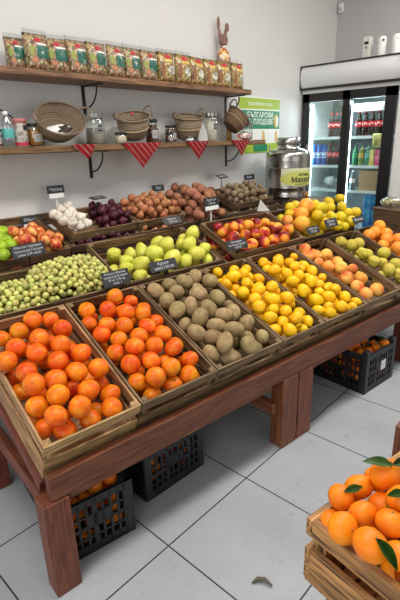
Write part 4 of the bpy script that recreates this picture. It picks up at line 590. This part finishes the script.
bm=B(); ball(bm,(0,0,0),.011,sub=2); tag(obj('red_dot_sticker',bm,pred,loc=(1.985,2.40,SZ0+.175),smooth=True),'red round tag on the rim of the second basket','tag')
bm=B(); vs=[(-.06,0,0),(.05,0,0),(.07,.05,.12),(.02,.06,.15)]; V_=[bm.verts.new(p) for p in vs]; bm.faces.new(V_); bmesh.ops.solidify(bm,geom=bm.faces[:],thickness=.004); tag(obj('napkin',bm,white,loc=(2.70,2.44,SZ0+.004)),'folded white napkin leaning beside the tall grain canister','napkin')
k=thing('snack_bag','clear bag of red and white sweets in front of the dark basket','bag',loc=(3.15,2.40,SZ0+.002)); bm=B(); ball(bm,(0,0,.028),1,(.07,.035,.028),3,lump(14,.12,4)); obj('sweets',bm,noisemat('red_white_sweets',[(.45,(.50,.04,.04)),(.55,(.75,.65,.55))],scale=50,rough=.5,rnd=False),k,smooth=True); bm=B(); ball(bm,(0,0,.032),1,(.078,.04,.032),3,lump(16,.14,4)); obj('film',bm,clear,k,smooth=True)
k=thing('oil_bottle','slim amber bottle half hidden behind the dark basket','bottle',loc=(3.135,2.55,SZ0)); bm=B(); lathe(bm,[(.02,0),(.022,.004),(.022,.13),(.010,.155),(.010,.175)],18); obj('bottle_body',bm,mat('amber_oil',(.35,.20,.04),.15),k,smooth=True); bm=B(); lathe(bm,[(.011,.172),(.011,.19)],14); obj('cap',bm,mat('cork',(.25,.15,.08),.8),k)
# red napkins hanging over the front of the lower shelf
rm=bpy.data.materials.new('red_striped_cloth'); rm.use_nodes=True; nt=rm.node_tree; N=nt.nodes; L=nt.links; b=N['Principled BSDF']; tc=N.new('ShaderNodeTexCoord'); mp=N.new('ShaderNodeMapping'); mp.inputs['Rotation'].default_value=(0,.75,0); L.new(tc.outputs['Object'],mp.inputs[0]); w=N.new('ShaderNodeTexWave'); w.bands_direction='X'; w.inputs['Scale'].default_value=9; L.new(mp.outputs[0],w.inputs['Vector']); r=ramp(nt,[(.80,(.40,.008,.016)),(.975,(.66,.55,.45))]); r.color_ramp.interpolation='CONSTANT'; L.new(w.outputs['Fac'],r.inputs[0]); L.new(r.outputs[0],b.inputs['Base Color']); b.inputs['Roughness'].default_value=.85
def hanging(x0,x1,xt,dz,label):
    k=thing('red_napkin',label,'napkin',loc=((x0+x1)/2,2.357,SZ0)); w_=x1-x0; bm=B(); n=10; m_=8; yf=-.002; G=[]
    for j in range(m_+1):
        t=j/m_; c=(xt-(x0+x1)/2)*t; hw=w_/2*(1-t)+.002; row=[]
        for i in range(n+1): s=i/n*2-1; row.append(bm.verts.new((c+s*hw,yf-.006*math.sin(t*2.5)-.004*math.sin(s*5)*t,.0035-dz*t)))
        G.append(row)
    for j in range(m_):
        for i in range(n): bm.faces.new((G[j][i],G[j][i+1],G[j+1][i+1],G[j+1][i]))
    bk=[bm.verts.new((v.co.x*.95,.05,.0035)) for v in G[0]]
    for i in range(n): bm.faces.new((bk[i],bk[i+1],G[0][i+1],G[0][i]))
    bmesh.ops.solidify(bm,geom=bm.faces[:],thickness=.0015); obj('cloth',bm,rm,k,smooth=True)
hanging(1.50,1.66,1.60,.085,'small striped red napkin corner hanging under the open basket')
hanging(1.86,2.18,2.01,.155,'largest striped red napkin corner hanging under the second basket')
hanging(2.42,2.66,2.54,.13,'striped red napkin corner hanging left of the tall grain canister')
hanging(2.93,3.16,3.05,.12,'striped red napkin corner hanging under the dark brown basket')
# ---------------------------------------------------------------- poster
k=thing('poster','green and white paper poster on the wall beside the shelf','poster',loc=(3.64,WY-.002,1.61))
def pl(name,x0,x1,z0,z1,m,o=0,par=None): bm=B(); box(bm,((x0+x1)/2,-.0015-o,(z0+z1)/2),(x1-x0,.0015,z1-z0)); return obj(name,bm,m,par or k)
pl('paper',-.31,.31,-.235,.235,pwhite); lime=mat('lime_print',(.36,.50,.03),.5); dgreen=mat('green_print',(.01,.22,.09),.5)
pl('lime_band',-.31,.31,.135,.225,lime,.001); pl('green_band',-.31,.31,-.03,.125,dgreen,.001); pl('bottom_band',-.31,.31,-.235,-.155,lime,.001); pl('bottom_patch',-.10,.12,-.225,-.165,dgreen,.002)
text('lime_lettering','Европейски пазар',.042,pwhite,k,(0,-.004,.18),(PI/2,0,0)); text('green_lettering','БЪЛГАРСКИ',.062,pwhite,k,(.0,-.004,.085),(PI/2,0,0),spread=1.05,bold=.001); text('green_lettering','ПЛОДОВЕ',.062,pwhite,k,(.05,-.004,.028),(PI/2,0,0),bold=.001)
for x in (-.25,.25):
    bm=B(); ball(bm,(x,-.004,.04),1,(.04,.0015,.06),2); obj('fruit_picture',bm,pyel,k); bm=B(); ball(bm,(x+.02,-.006,.03),1,(.02,.001,.05),2); obj('fruit_picture',bm,pwhite,k)
for x in (.05,.26):
    bm=B(); ball(bm,(x,-.004,-.075),1,(.022,.001,.03),2); ball(bm,(x+.003,-.004,-.115),1,(.027,.001,.035),2); obj('nut_picture',bm,mat('nut_print',(.72,.45,.18),.5),k)
# ---------------------------------------------------------------- steel honey can
k=thing('steel_can','big stainless steel can with a yellow oval label and small tap','can',loc=(3.66,2.30,.942)); R_=.198
bm=B(); prof=[(R_*.97,0),(R_,.008),(R_,.055),(R_*1.015,.06),(R_*1.015,.068),(R_,.073),(R_,.13),(R_*1.012,.135),(R_*1.012,.142),(R_,.147),(R_,.30),(R_*1.012,.305),(R_*1.012,.312),(R_,.317),(R_,.395),(R_*.97,.425),(R_*.86,.45),(R_*.56,.462),(R_*.50,.468),(R_*.50,.49),(R_*.49,.50)]
lathe(bm,prof,48); obj('can_body',bm,steel,k,smooth=True)
bm=B(); lathe(bm,[(R_*.50,.498),(R_*.54,.502),(R_*.54,.53),(R_*.50,.54),(R_*.50,.552),(R_*.44,.558)],40); obj('lid',bm,steel,k,smooth=True)
for a in (2.2,-.95):
    bm=B(); c=Vector((math.cos(a),math.sin(a),0)); tdir=Vector((-c.y,c.x,0))
    tube(bm,[c*(R_*.82)+tdir*(.055*math.cos(t/10*PI))+Vector((0,0,.445+.045*math.sin(t/10*PI))) for t in range(11)],.006,8); obj('handle',bm,steel,k,smooth=True)
def canpatch(a0,a1,z0,z1,off,m,name,ell=True,par=None):
    bm=B(); nx,nz=20,10; G=[]
    for j in range(nz+1):
        row=[]
        for i in range(nx+1):
            s=i/nx*2-1; t=j/nz*2-1
            if ell: s2=s*math.sqrt(max(0,1-t*t*.5)); t2=t*math.sqrt(max(0,1-s*s*.5))
            else: s2,t2=s,t
            a=(a0+a1)/2+(a1-a0)/2*s2; z=(z0+z1)/2+(z1-z0)/2*t2; row.append(bm.verts.new(((R_+off)*math.cos(a),(R_+off)*math.sin(a),z)))
        G.append(row)
    for j in range(nz):
        for i in range(nx): bm.faces.new((G[j][i],G[j][i+1],G[j+1][i+1],G[j+1][i]))
    return obj(name,bm,m,par or k,smooth=True)
AC=-2.04                                                   # direction the label faces
canpatch(AC-.82,AC+.92,.160,.305,.0032,mat('label_pale',(.62,.64,.42),.45),'label_band',False); ov=canpatch(AC-.85,AC+.95,.155,.282,.0042,mat('label_olive_yellow',(.55,.56,.13),.45),'oval_label')
def curved_text(s,size,z,a,m,bold=0):
    t=text('label_lettering',s,size,m,k,(0,0,0),(0,0,0),ext=.0003,bold=bold); t.name='label_lettering'
    for v in t.data.vertices:
        x,y,zz=v.co; an=a+x/(R_+.006); rr=R_+.0055+zz; v.co=Vector((rr*math.cos(an),rr*math.sin(an),z+y))
    t.location=(0,0,0); t.parent=ov
ink=mat('dark_print',(.03,.035,.02),.6)
curved_text('зетини',.036,.252,AC+.22,ink,.0006); curved_text('Махалл',.062,.207,AC+.18,ink,.0018); curved_text('домашен вкус',.018,.172,AC+.1,ink)
bm=B(); tube(bm,[(R_*math.cos(AC+.35),R_*math.sin(AC+.35),.075),((R_+.03)*math.cos(AC+.35),(R_+.03)*math.sin(AC+.35),.075),((R_+.036)*math.cos(AC+.35),(R_+.036)*math.sin(AC+.35),.05)],.009,8); ball(bm,((R_+.02)*math.cos(AC+.35),(R_+.02)*math.sin(AC+.35),.094),.012,sub=2); obj('tap',bm,mat('brass_tap',(.60,.27,.04),.35,.6),k,smooth=True)
# ---------------------------------------------------------------- drinks fridge
FX=4.342; Y1,Y2=1.600,2.585; YB=(Y1+Y2)/2
fwhite=mat('fridge_white',(.72,.72,.70),.35); fblack=mat('fridge_black',(.010,.010,.012),.3); fint=mat('fridge_inside',(.20,.23,.24),.4); led=mat('led_tube',(.9,1,1),.5,emit=(.66,.95,1.0),es=16)
k=thing('drinks_fridge','tall white drinks fridge with black sliding glass doors and blank sign','fridge',loc=(4.66,YB,0))
ox,oy=-4.66,-YB
def fb(name,x0,x1,y0,y1,z0,z1,m,par=None,bev=0): bm=B(); box(bm,((x0+x1)/2+ox,(y0+y1)/2+oy,(z0+z1)/2),(x1-x0,y1-y0,z1-z0)); return obj(name,bm,m,par or k,bevel=bev)
bm=B()
for a in ((FX+.03,4.975,Y1,Y1+.035,.02,1.93),(FX+.03,4.975,Y2-.035,Y2,.02,1.93),(4.94,4.975,Y1,Y2,.02,1.93),(FX+.03,4.975,Y1,Y2,1.86,1.93),(FX+.03,4.975,Y1,Y2,.02,.30)): box(bm,((a[0]+a[1])/2+ox,(a[2]+a[3])/2+oy,(a[4]+a[5])/2),(a[1]-a[0],a[3]-a[2],a[5]-a[4]))
obj('cabinet',bm,fwhite,k)
fb('inner_lining',4.925,4.939,Y1+.036,Y2-.036,.30,1.86,fint); fb('kick_plate',FX+.0,FX+.028,Y1,Y2,.02,.28,fblack)
fb('front_edge',FX,FX+.03,Y1,Y1+.035,.28,1.93,fwhite); fb('white_header',FX-.005,FX+.03,Y1,Y2,1.900,1.93,fwhite)
def door(y0,y1,xo,fl_,fr_,label=None):
    bm=B(); z0,z1=.29,1.898
    for a in ((y0,y0+fl_,z0,z1),(y1-fr_,y1,z0,z1),(y0,y1,z1-.078,z1),(y0,y1,z0,z0+.07)): box(bm,(FX+xo+ox,(a[0]+a[1])/2+oy,(a[2]+a[3])/2),(.024,a[1]-a[0],a[3]-a[2]))
    d=obj('door',bm,fblack,k,bevel=.002); fb('glass_pane',FX+xo-.003,FX+xo+.003,y0+fl_,y1-fr_,z0+.07,z1-.078,glassmat('fridge_glass',(.97,.985,.985),.03),d)
    return d
door(Y1+.040,2.145,-.012,.105,.075); d=door(2.068,Y2-.002,.013,.075,.075); 
fb('door_handle',FX-.034,FX-.024,Y1+.105,Y1+.12,1.0,1.4,fblack)
# lit sign box
bm=B(); n=8; prof=[]
for i in range(n+1): t=i/n; prof.append((FX-.03-.028*math.sin(t*PI),1.95+.185*t))
A_=[[bm.verts.new((x+ox,y+oy,z)) for x,z in prof]+[bm.verts.new((4.55+ox,y+oy,2.135)),bm.verts.new((4.55+ox,y+oy,1.95))] for y in (Y1+.018,Y2+.0)]
m_=len(A_[0])
for i in range(m_): bm.faces.new((A_[0][i],A_[0][(i+1)%m_],A_[1][(i+1)%m_],A_[1][i]))
bm.faces.new(A_[0]); bm.faces.new(A_[1][::-1]); obj('sign_panel',bm,mat('sign_acrylic',(.66,.67,.68),.35),k)
fb('sign_trim',FX-.04,4.56,Y1,Y2+.003,1.932,1.95,fblack); fb('sign_trim',FX-.04,4.56,Y1,Y2+.003,2.135,2.147,fblack); fb('sign_end',FX-.06,4.56,Y1-.008,Y1+.02,1.932,2.147,fblack); fb('sign_end',FX-.045,4.56,Y2+.0,Y2+.008,1.932,2.147,fblack)
for y in (2.512,2.10): 
    fb('light_tube',FX+.075,FX+.095,y-.008,y+.008,.40,1.80,led)
SH=(.985,1.222,1.492); 
for z in (.62,)+SH:
    fb('shelf',FX+.10,4.92,Y1+.04,Y2-.04,z-.010,z-.002,mat('white_wire',(.62,.66,.67),.4)); 
    fb('price_rail',FX+.085,FX+.10,Y1+.04,Y2-.04,z-.022,z+.004,mat('pale_price_rail',(.75,.85,.86),.4))
def bottle(x,y,z,r,h,body,capm,labm,label,group,cat='bottle',name='drink_bottle',wave=True,lz=(.38,.60)):
    k=thing(name,label,cat,loc=(x,y,z),group=group)
    bm=B(); lathe(bm,[(r*.8,0),(r,.01),(r,h*.38),(r*.93,h*.48),(r,h*.58),(r*.8,h*.72),(r*.36,h*.88),(r*.34,h*.94)],18); obj('bottle_body',bm,body,k,smooth=True)
    bm=B(); lathe(bm,[(r*.40,h*.93),(r*.40,h)],14); obj('cap',bm,capm,k)
    bm=B(); lathe(bm,[(r*1.02,h*lz[0]),(r*1.02,h*lz[1])],18,caps=False); lb=obj('label_band',bm,labm,k,smooth=True)
    if wave: bm=B(); tube(bm,[(-(r*1.03)*math.cos(a),-(r*1.03)*math.sin(a),h*(.49+.04*math.sin(a*4))) for a in [q*.2-1.0 for q in range(11)]],r*.10,5); obj('white_wave',bm,pwhite,lb,smooth=True)
cola=mat('dark_cola',(.022,.008,.006),.12); cred=mat('cola_red',(.62,.02,.03),.4)
rb=random.Random(2)
for i,y in enumerate((2.322,2.268,2.214,2.175)): 
    if i<3: bottle(4.47,y,SH[2],.0285,.222,cola,cred,cred,'cola bottle with red label, %s on the top shelf behind the left door'%('leftmost','middle one','rightmost')[i],'cola bottles in the fridge')
for i in range(5): bottle(4.47,2.035-i*.064,SH[2],.031,.222,cola,cred,cred,'cola bottle with red label, %s on the top shelf behind the right door'%('leftmost','second','middle','fourth','rightmost')[i],'cola bottles in the fridge')
for i in range(5): bottle(4.57,2.01-i*.066,SH[2],.028,.215,cola,cred,cred,'cola bottle in the back row behind the right door','cola bottles in the fridge back row',wave=False)
for i in range(3): bottle(4.47,2.315-i*.056,SH[1],.028,.21,cola,cred,cred,'cola bottle with red label, %s on the second shelf behind the left door'%('leftmost','middle one','rightmost')[i],'cola bottles in the fridge')
bl=mat('blue_can',(.02,.10,.42),.25,.3)
for i in range(3):
    k2=thing('drink_can','tall blue and white drink can, %s of three on the second fridge shelf'%('leftmost','middle','rightmost')[i],'can',loc=(4.47,2.49-i*.057,SH[1]),group='blue cans in the fridge'); bm=B(); lathe(bm,[(.022,0),(.026,.006),(.026,.19),(.021,.20)],18); obj('can_body',bm,bl,k2,smooth=True)
    bm=B(); lathe(bm,[(.0265,.07),(.0265,.13)],18,caps=False); obj('white_band',bm,noisemat('blue_white_print',[(.45,(.05,.2,.55)),(.55,(.75,.8,.85))],scale=30,rough=.3,rnd=False),k2,smooth=True)
cols=[((.02,.16,.07),(.03,.30,.12),'dark green'),((.18,.26,.05),(.55,.35,.05),'olive'),((.04,.22,.13),(.10,.50,.42),'teal labelled green')]
for i,(c1,c2,nm_) in enumerate(cols): bottle(4.47,2.045-i*.062,SH[1],.027,.195,mat('drink_%d_liquid'%i,c1,.15),mat('green_cap',(.05,.25,.08),.4),mat('drink_%d_label'%i,c2,.4),nm_+' drink bottle on the second shelf behind the right door','',wave=False) if False else bottle(4.47,2.045-i*.062,SH[1],.027,.195,mat('drink_%d_liquid'%i,c1,.15),mat('green_cap',(.05,.25,.08),.4),mat('drink_%d_label'%i,c2,.4),nm_+' drink bottle on the second shelf behind the right door','soft drinks in the fridge',wave=False)
for i,(c,nm_) in enumerate((((.62,.55,.08),'yellow'),((.70,.06,.18),'pink'),((.72,.05,.10),'red'))):
    bm=B(); box(bm,(0,0,.075),(.05,.045,.15)); o=obj('drink_carton',bm,noisemat('carton_'+nm_,[(.4,c),(.6,tuple(min(.85,q+.25) for q in c))],scale=25,rough=.4,rnd=False),loc=(4.47,1.872-i*.052,SH[1]),bevel=.003); tag(o,nm_+' drink carton on the second shelf behind the right door','carton','drink cartons in the fridge')
bm=B(); box(bm,(0,0,.095),(.20,.23,.19)); o=obj('cardboard_box',bm,mat('cardboard',(.42,.30,.17),.8),loc=(4.56,1.875,SH[0]),bevel=.003); tag(o,'plain brown cardboard box on the third shelf of the fridge','box')
bottle(4.47,2.055,SH[0],.026,.19,mat('clear_grey',(.12,.15,.16),.2),white,pwhite,'grey bottle left of the cardboard box in the fridge','',wave=False)
COL.objects[-1]
for y,lab_ in ((2.31,'clear film-wrapped pack at the left of the third fridge shelf'),(2.19,'white film-wrapped pack at the right of the third fridge shelf')):
    k2=thing('wrapped_pack',lab_,'pack',loc=(4.50,y,SH[0])); bm=B(); ball(bm,(0,0,.062),1,(.06,.055,.06),3,lump(int(y*10),.12,3)); obj('contents',bm,noisemat('pale_speckled_goods',[(.42,(.12,.14,.14)),(.56,(.62,.66,.66))],scale=18,rough=.5,rnd=False),k2,smooth=True); bm=B(); ball(bm,(0,0,.066),1,(.068,.06,.065),3,lump(int(y*10)+3,.14,3)); obj('film',bm,clear,k2,smooth=True)
for i,(y,c,lab_) in enumerate(((1.87,(.02,.22,.55),'blue pack of bottles on the lower fridge shelf, left'),(1.79,(.03,.28,.62),'blue pack of bottles on the lower fridge shelf, right'))):
    bm=B(); box(bm,(0,0,.16),(.12,.075,.32)); tag(obj('water_pack',bm,noisemat('blue_film',[(.4,c),(.7,(.15,.5,.75))],scale=12,rough=.25,rnd=False),loc=(4.50,y,.62),bevel=.008),lab_,'pack','blue packs in the fridge')
# basket and snack pack in the fridge
k2=thing('wire_basket','small white slatted basket above the colas in the fridge','basket',loc=(4.53,1.93,1.492+.22)); 
bm=B(); 
for i in range(14):
    box(bm,(-.09,-.14+i*.0215,.035),(.006,.008,.07)); box(bm,(.09,-.14+i*.0215,.035),(.006,.008,.07))
box(bm,(-.09,0,.066),(.008,.30,.008)); box(bm,(.09,0,.066),(.008,.30,.008)); box(bm,(0,-.145,.035),(.18,.006,.07)); box(bm,(0,.145,.035),(.18,.006,.07)); obj('basket_frame',bm,white,k2); bm=B(); box(bm,(0,0,.003),(.18,.29,.006)); obj('basket_base',bm,white,k2)
bm=B(); box(bm,(0,0,.055),(.02,.085,.12)); tag(obj('snack_pack',pillow(.09,.125,.03),noisemat('yellow_green_pack',[(.4,(.20,.28,.06)),(.55,(.62,.55,.20))],scale=28,rough=.3,rnd=False),loc=(4.40,1.815,1.388),rot=(0,0,-PI/2),smooth=True),'yellow green snack pack hanging inside the right fridge door','snack'); bm.free()
# air fresheners standing on the fridge
for i,(y,w,h,lab_) in enumerate(((2.005,.072,.185,'squarish white air freshener with a dark window on the fridge'),(1.872,.080,.17,'rounded white air freshener in the middle on the fridge'),(1.745,.085,.17,'white air freshener nearest the right edge on the fridge'))):
    k2=thing('air_freshener',lab_,'air freshener',loc=(4.45,y,2.147),group='air fresheners on the fridge'); bm=B()
    if i==0: box(bm,(0,0,h/2),(.06,w,h)); obj('housing',bm,mat('cream_plastic',(.62,.60,.54),.4),k2,bevel=.006); bm=B(); box(bm,(-.031,.0,h*.72),(.003,w*.55,.022)); obj('display_window',bm,fblack,k2); bm=B(); ball(bm,(-.032,.0,h*.52),.008,sub=2); obj('button',bm,fblack,k2)
    else: lathe(bm,[(w*.46,0),(w*.5,.01),(w*.47,h*.7),(w*.42,h*.93),(w*.30,h)],24); obj('housing',bm,white,k2,smooth=True); bm=B(); ball(bm,(-.030,-.022,h*.80),.010,sub=2); obj('nozzle',bm,fblack if i==1 else white,k2,smooth=True)
# motion sensor in the corner
k2=thing('motion_sensor','small white motion sensor high on the wall in the corner','sensor',loc=(WX,2.555,2.74)); bm=B(); box(bm,(-.02,0,0),(.04,.055,.09)); obj('housing',bm,white,k2,bevel=.01); bm=B(); ball(bm,(-.04,0,-.015),1,(.008,.018,.02),2); obj('lens',bm,mat('sensor_lens',(.45,.45,.45),.3),k2,smooth=True)
# produce bags on a dark stand in front of the fridge
PS=frame((3.83,1.569,.926),math.radians(-108),0); zt=PS.translation.z
k2=thing('produce_stand','dark brown wooden stand with clear produce bags on top, in front of the fridge','stand',M=PS@Matrix.Translation((.22,.16,-zt)))
bm=B(); box(bm,(0,0,zt-.012),(.44,.32,.024)); obj('stand_top',bm,W_OLD['x'],k2,bevel=.003)
for y,n_ in ((-.15,'front_panel'),(.15,'back_panel')): bm=B(); box(bm,(0,y,zt-.165),(.40,.014,.28)); obj(n_,bm,W_OLD['x'],k2)
for x in (-.20,.20): bm=B(); box(bm,(x,0,zt-.165),(.014,.28,.28)); obj('side_panel',bm,W_OLD['y'],k2)
for x in (-.19,.19):
    for y in (-.13,.13): bm=B(); box(bm,(x,y,(zt-.024)/2),(.035,.035,zt-.024)); obj('leg',bm,W_OLD['z'],k2)
for i,(u,v,lab_) in enumerate(((.10,.10,'clear bag of yellowish produce, leftmost on the dark stand'),(.21,.21,'clear bag of yellowish produce, rear one on the dark stand'),(.33,.10,'clear bag of yellowish produce cut by the right edge of the photo'))):
    k2=thing('produce_bag',lab_,'bag',M=PS@Matrix.Translation((u,v,.004))); bm=B(); rb2=random.Random(i)
    for q in range(14): ball(bm,(rb2.uniform(-.06,.06),rb2.uniform(-.04,.04),rb2.uniform(.02,.05)),rb2.uniform(.018,.024),sub=2)
    obj('produce',bm,noisemat('pale_nuts',[(.4,(.34,.27,.11)),(.6,(.52,.46,.25))],scale=9,rough=.6,rnd=False),k2,smooth=True); bm=B(); ball(bm,(0,0,.042),1,(.09,.06,.042),3,lump(40+i,.12,3)); obj('film',bm,clear,k2,smooth=True)
# post by the right edge
bm=B(); box(bm,(0,0,.392),(.04,.04,.784)); tag(obj('wooden_post',bm,W_RED['z'],loc=(1.085,.300,0),bevel=.003),'red-brown wooden post behind the mandarin crate at the right edge','post')
# dried curl on the floor
bm=B(); tube(bm,[(.0,0,.006),(.02,.012,.012),(.045,.010,.014),(.07,-.01,.008)],[.003,.008,.008,.003],6); tag(obj('dry_leaf',bm,mat('dry_leaf_brown',(.12,.10,.07),.8),loc=(.976,.70,0),rot=(0,0,-.9),smooth=True),'dry curled brown leaf on the floor tile','leaf')
# ---------------------------------------------------------------- price tags
def ptag(c,w,h,lines,label,back=.35,yaw=0,post=None,roll=0,holder=False,size=None,clip=True):
    k=thing('price_tag',label,'price tag',loc=c,rot=(0,0,TH*0+yaw),group=None); R=Matrix.Rotation(-back,4,'X')@Matrix.Rotation(roll,4,'Y')
    bm=B(); box(bm,(0,0,0),(w,.004,h)); obj('board',bm,slate,k,M=R,bevel=.0008)
    sz=size or h/(len(lines)+.6)
    for i,l in enumerate(lines):
        t=text('chalk_writing',l,sz,chalk,k,(0,0,0),(0,0,0)); 
        wd=max((v.co.x for v in t.data.vertices),default=.01)*2; s=min(1,w*.88/max(wd,.001))
        t.matrix_local=R@Matrix.Translation((0,-.0026,h/2-h*(i+.75)/(len(lines)+.5)))@Matrix.Rotation(PI/2,4,'X')@Matrix.Diagonal((s,1,1,1))
    if holder: bm=B(); box(bm,(0,.0,-h/2-.014),(w*.85,.006,.03)); obj('white_holder',bm,white,k,M=R@Matrix.Identity(4),bevel=.002)
    if post: bm=B(); tube(bm,[(0,.006,-h*.5),(0,.006,-h/2-post)],.006 if holder else .004,8); obj('white_post' if holder else 'black_post',bm,white if holder else black,k)
    elif clip: bm=B(); box(bm,(w*.12,.008,-h*.55),(.022,.012,h*.8)); obj('black_clip',bm,black,k)
    return k
YT=TH
ptag((1.043,2.13,1.002),.175,.066,['Ябълки червени','произход Гърция','цена 2.49 лв/кг'],'black chalk price tag in front of the apples',.35,post=.045)
ptag((1.233,1.690,.893),.145,.072,['Райска Ябълка','произход Испания','№ кг 3.99 лв','клас 1'],'black price tag behind the persimmons with bright handwriting',.4,YT)
ptag((1.505,1.655,.902),.165,.055,['Круши','цена 3.50 лв'],'black price tag leaning in front of the pears',.5,YT)
ptag((2.002,1.575,.930),.165,.058,['Нектарини','произход Гърция','4.20 лв'],'black price tag at the left corner of the nectarine crate',.45,YT)
ptag((2.486,2.19,1.078),.165,.062,['Картофи','1.89 лв'],'black price tag on a white post in front of the potatoes',.15,0,post=.13,holder=True)
ptag((1.465,2.53,1.239),.115,.046,['Чесън'],'black price tag on a white post behind the garlic',.1,0,post=.11,holder=True)
ptag((1.297,2.55,1.066+.015),.128,.046,['Ябълки'],'black price tag with white edge at the wall behind the apples',.1,0,post=.05,holder=True)
ptag((1.625,2.34,1.185),.11,.05,['Лук'],'thin dark tag seen edge-on above the red onions',1.35,.2,post=.06)
ptag((2.289,2.53,1.175),.118,.045,['Лук'],'small black tag at the wall behind the yellow onions',.2,0,post=.08)
ptag((1.868,1.955,1.050),.13,.05,['Круши','2.99 лв'],'black price tag at the back right of the pear crate',.7,YT,post=.04)
ptag((2.921,2.45,1.215),.17,.05,['Картофи'],'dark slanted tag above the left of the small potatoes',1.0,.3,post=.07)
ptag((3.38,2.52,1.175),.15,.045,['Орехи'],'black tag at the wall left of the steel can',.15,0,post=.08)
ptag((2.650,1.458,.925),.13,.05,['Грейпфрут','3.20 лв'],'black price tag under the grapefruits',.5,YT,post=.07)
ptag((2.850,1.436,.945),.14,.058,['Ябълки','2.80 лв'],'black price tag in the middle of the yellow apples',.5,YT,post=.08)
ptag((3.24,1.42,.915),.14,.05,['Ябълки'],'black price tag at the right of the yellow apples',.5,YT,post=.06)
bm=B(); v_=[bm.verts.new(q) for q in ((-.05,0,0),(.045,0,-.005),(-.02,.02,.075))]; bm.faces.new(v_); bmesh.ops.solidify(bm,geom=bm.faces[:],thickness=.003); tag(obj('white_card',bm,card,loc=(2.585,1.80,1.03),rot=(0,0,-.6)),'blank white card sticking up at the back of the nectarines','card')
# ---------------------------------------------------------------- light
def area(name,loc,rot,sx,sy,power,col=(1,1,1)):
    l=bpy.data.lights.new(name,'AREA'); l.shape='RECTANGLE'; l.size=sx; l.size_y=sy; l.energy=power; l.color=col; o=bpy.data.objects.new(name,l); COL.objects.link(o); o.location=loc; o.rotation_euler=rot; return o
LM=mat('ceiling_lamp_diffuser',(.9,.9,.88),.5,emit=(1,.97,.92),es=3)
for i,(x,y) in enumerate(((.2,.9),(2.3,.9),(3.9,.5))):
    area('ceiling_light',(x,y,CZ-.06),(0,0,0),1.3,.35,36,(1,.955,.90))
    bm=B(); box(bm,(0,0,0),(1.3,.35,.04)); tag(obj('ceiling_lamp',bm,LM,loc=(x,y,CZ-.02)),'flat white ceiling lamp panel, %s along the shop'%('first','middle','last')[i],'lamp')
area('shop_window_light',(-2.6,-.4,1.7),(0,-PI/2,0),2.2,3.6,62,(.97,.985,1.0))
area('added_rear_fill',(1.5,-3.2,1.7),(PI/2,0,0),3.6,2.2,26,(1,.98,.95))  # unseen fill light added behind the camera, facing the display
area('fridge_light',(FX+.09,2.3,1.80),(0,math.radians(20),0),.05,.35,3.0,(.75,.95,1.0)); area('fridge_light',(FX+.09,1.92,1.80),(0,math.radians(20),0),.05,.28,3.0,(.75,.95,1.0))
w=bpy.data.worlds.new('w'); sc.world=w; w.use_nodes=True; w.node_tree.nodes['Background'].inputs[0].default_value=(1,.97,.93,1); w.node_tree.nodes['Background'].inputs[1].default_value=.24
# ---------------------------------------------------------------- camera
yaw,pitch,roll=0.752456,0.335603,-0.028497
f=Vector((math.cos(yaw)*math.cos(pitch),math.sin(yaw)*math.cos(pitch),-math.sin(pitch))); r=Vector((math.sin(yaw),-math.cos(yaw),0)); u=r.cross(f)
r2=r*math.cos(roll)+u*math.sin(roll); u2=-r*math.sin(roll)+u*math.cos(roll)
cd=bpy.data.cameras.new('camera'); cam=bpy.data.objects.new('camera',cd); COL.objects.link(cam); M=Matrix((r2,u2,-f)).transposed().to_4x4(); M.translation=Vector((0,0,1.48836)); cam.matrix_world=M
cd.sensor_fit='VERTICAL'; cd.sensor_height=24; cd.lens=454.955/600*24; cd.clip_start=.02; sc.camera=cam
vs=sc.view_settings; vs.view_transform='Standard'; vs.look='None'; vs.exposure=0.0; vs.gamma=1; vs.use_curve_mapping=False
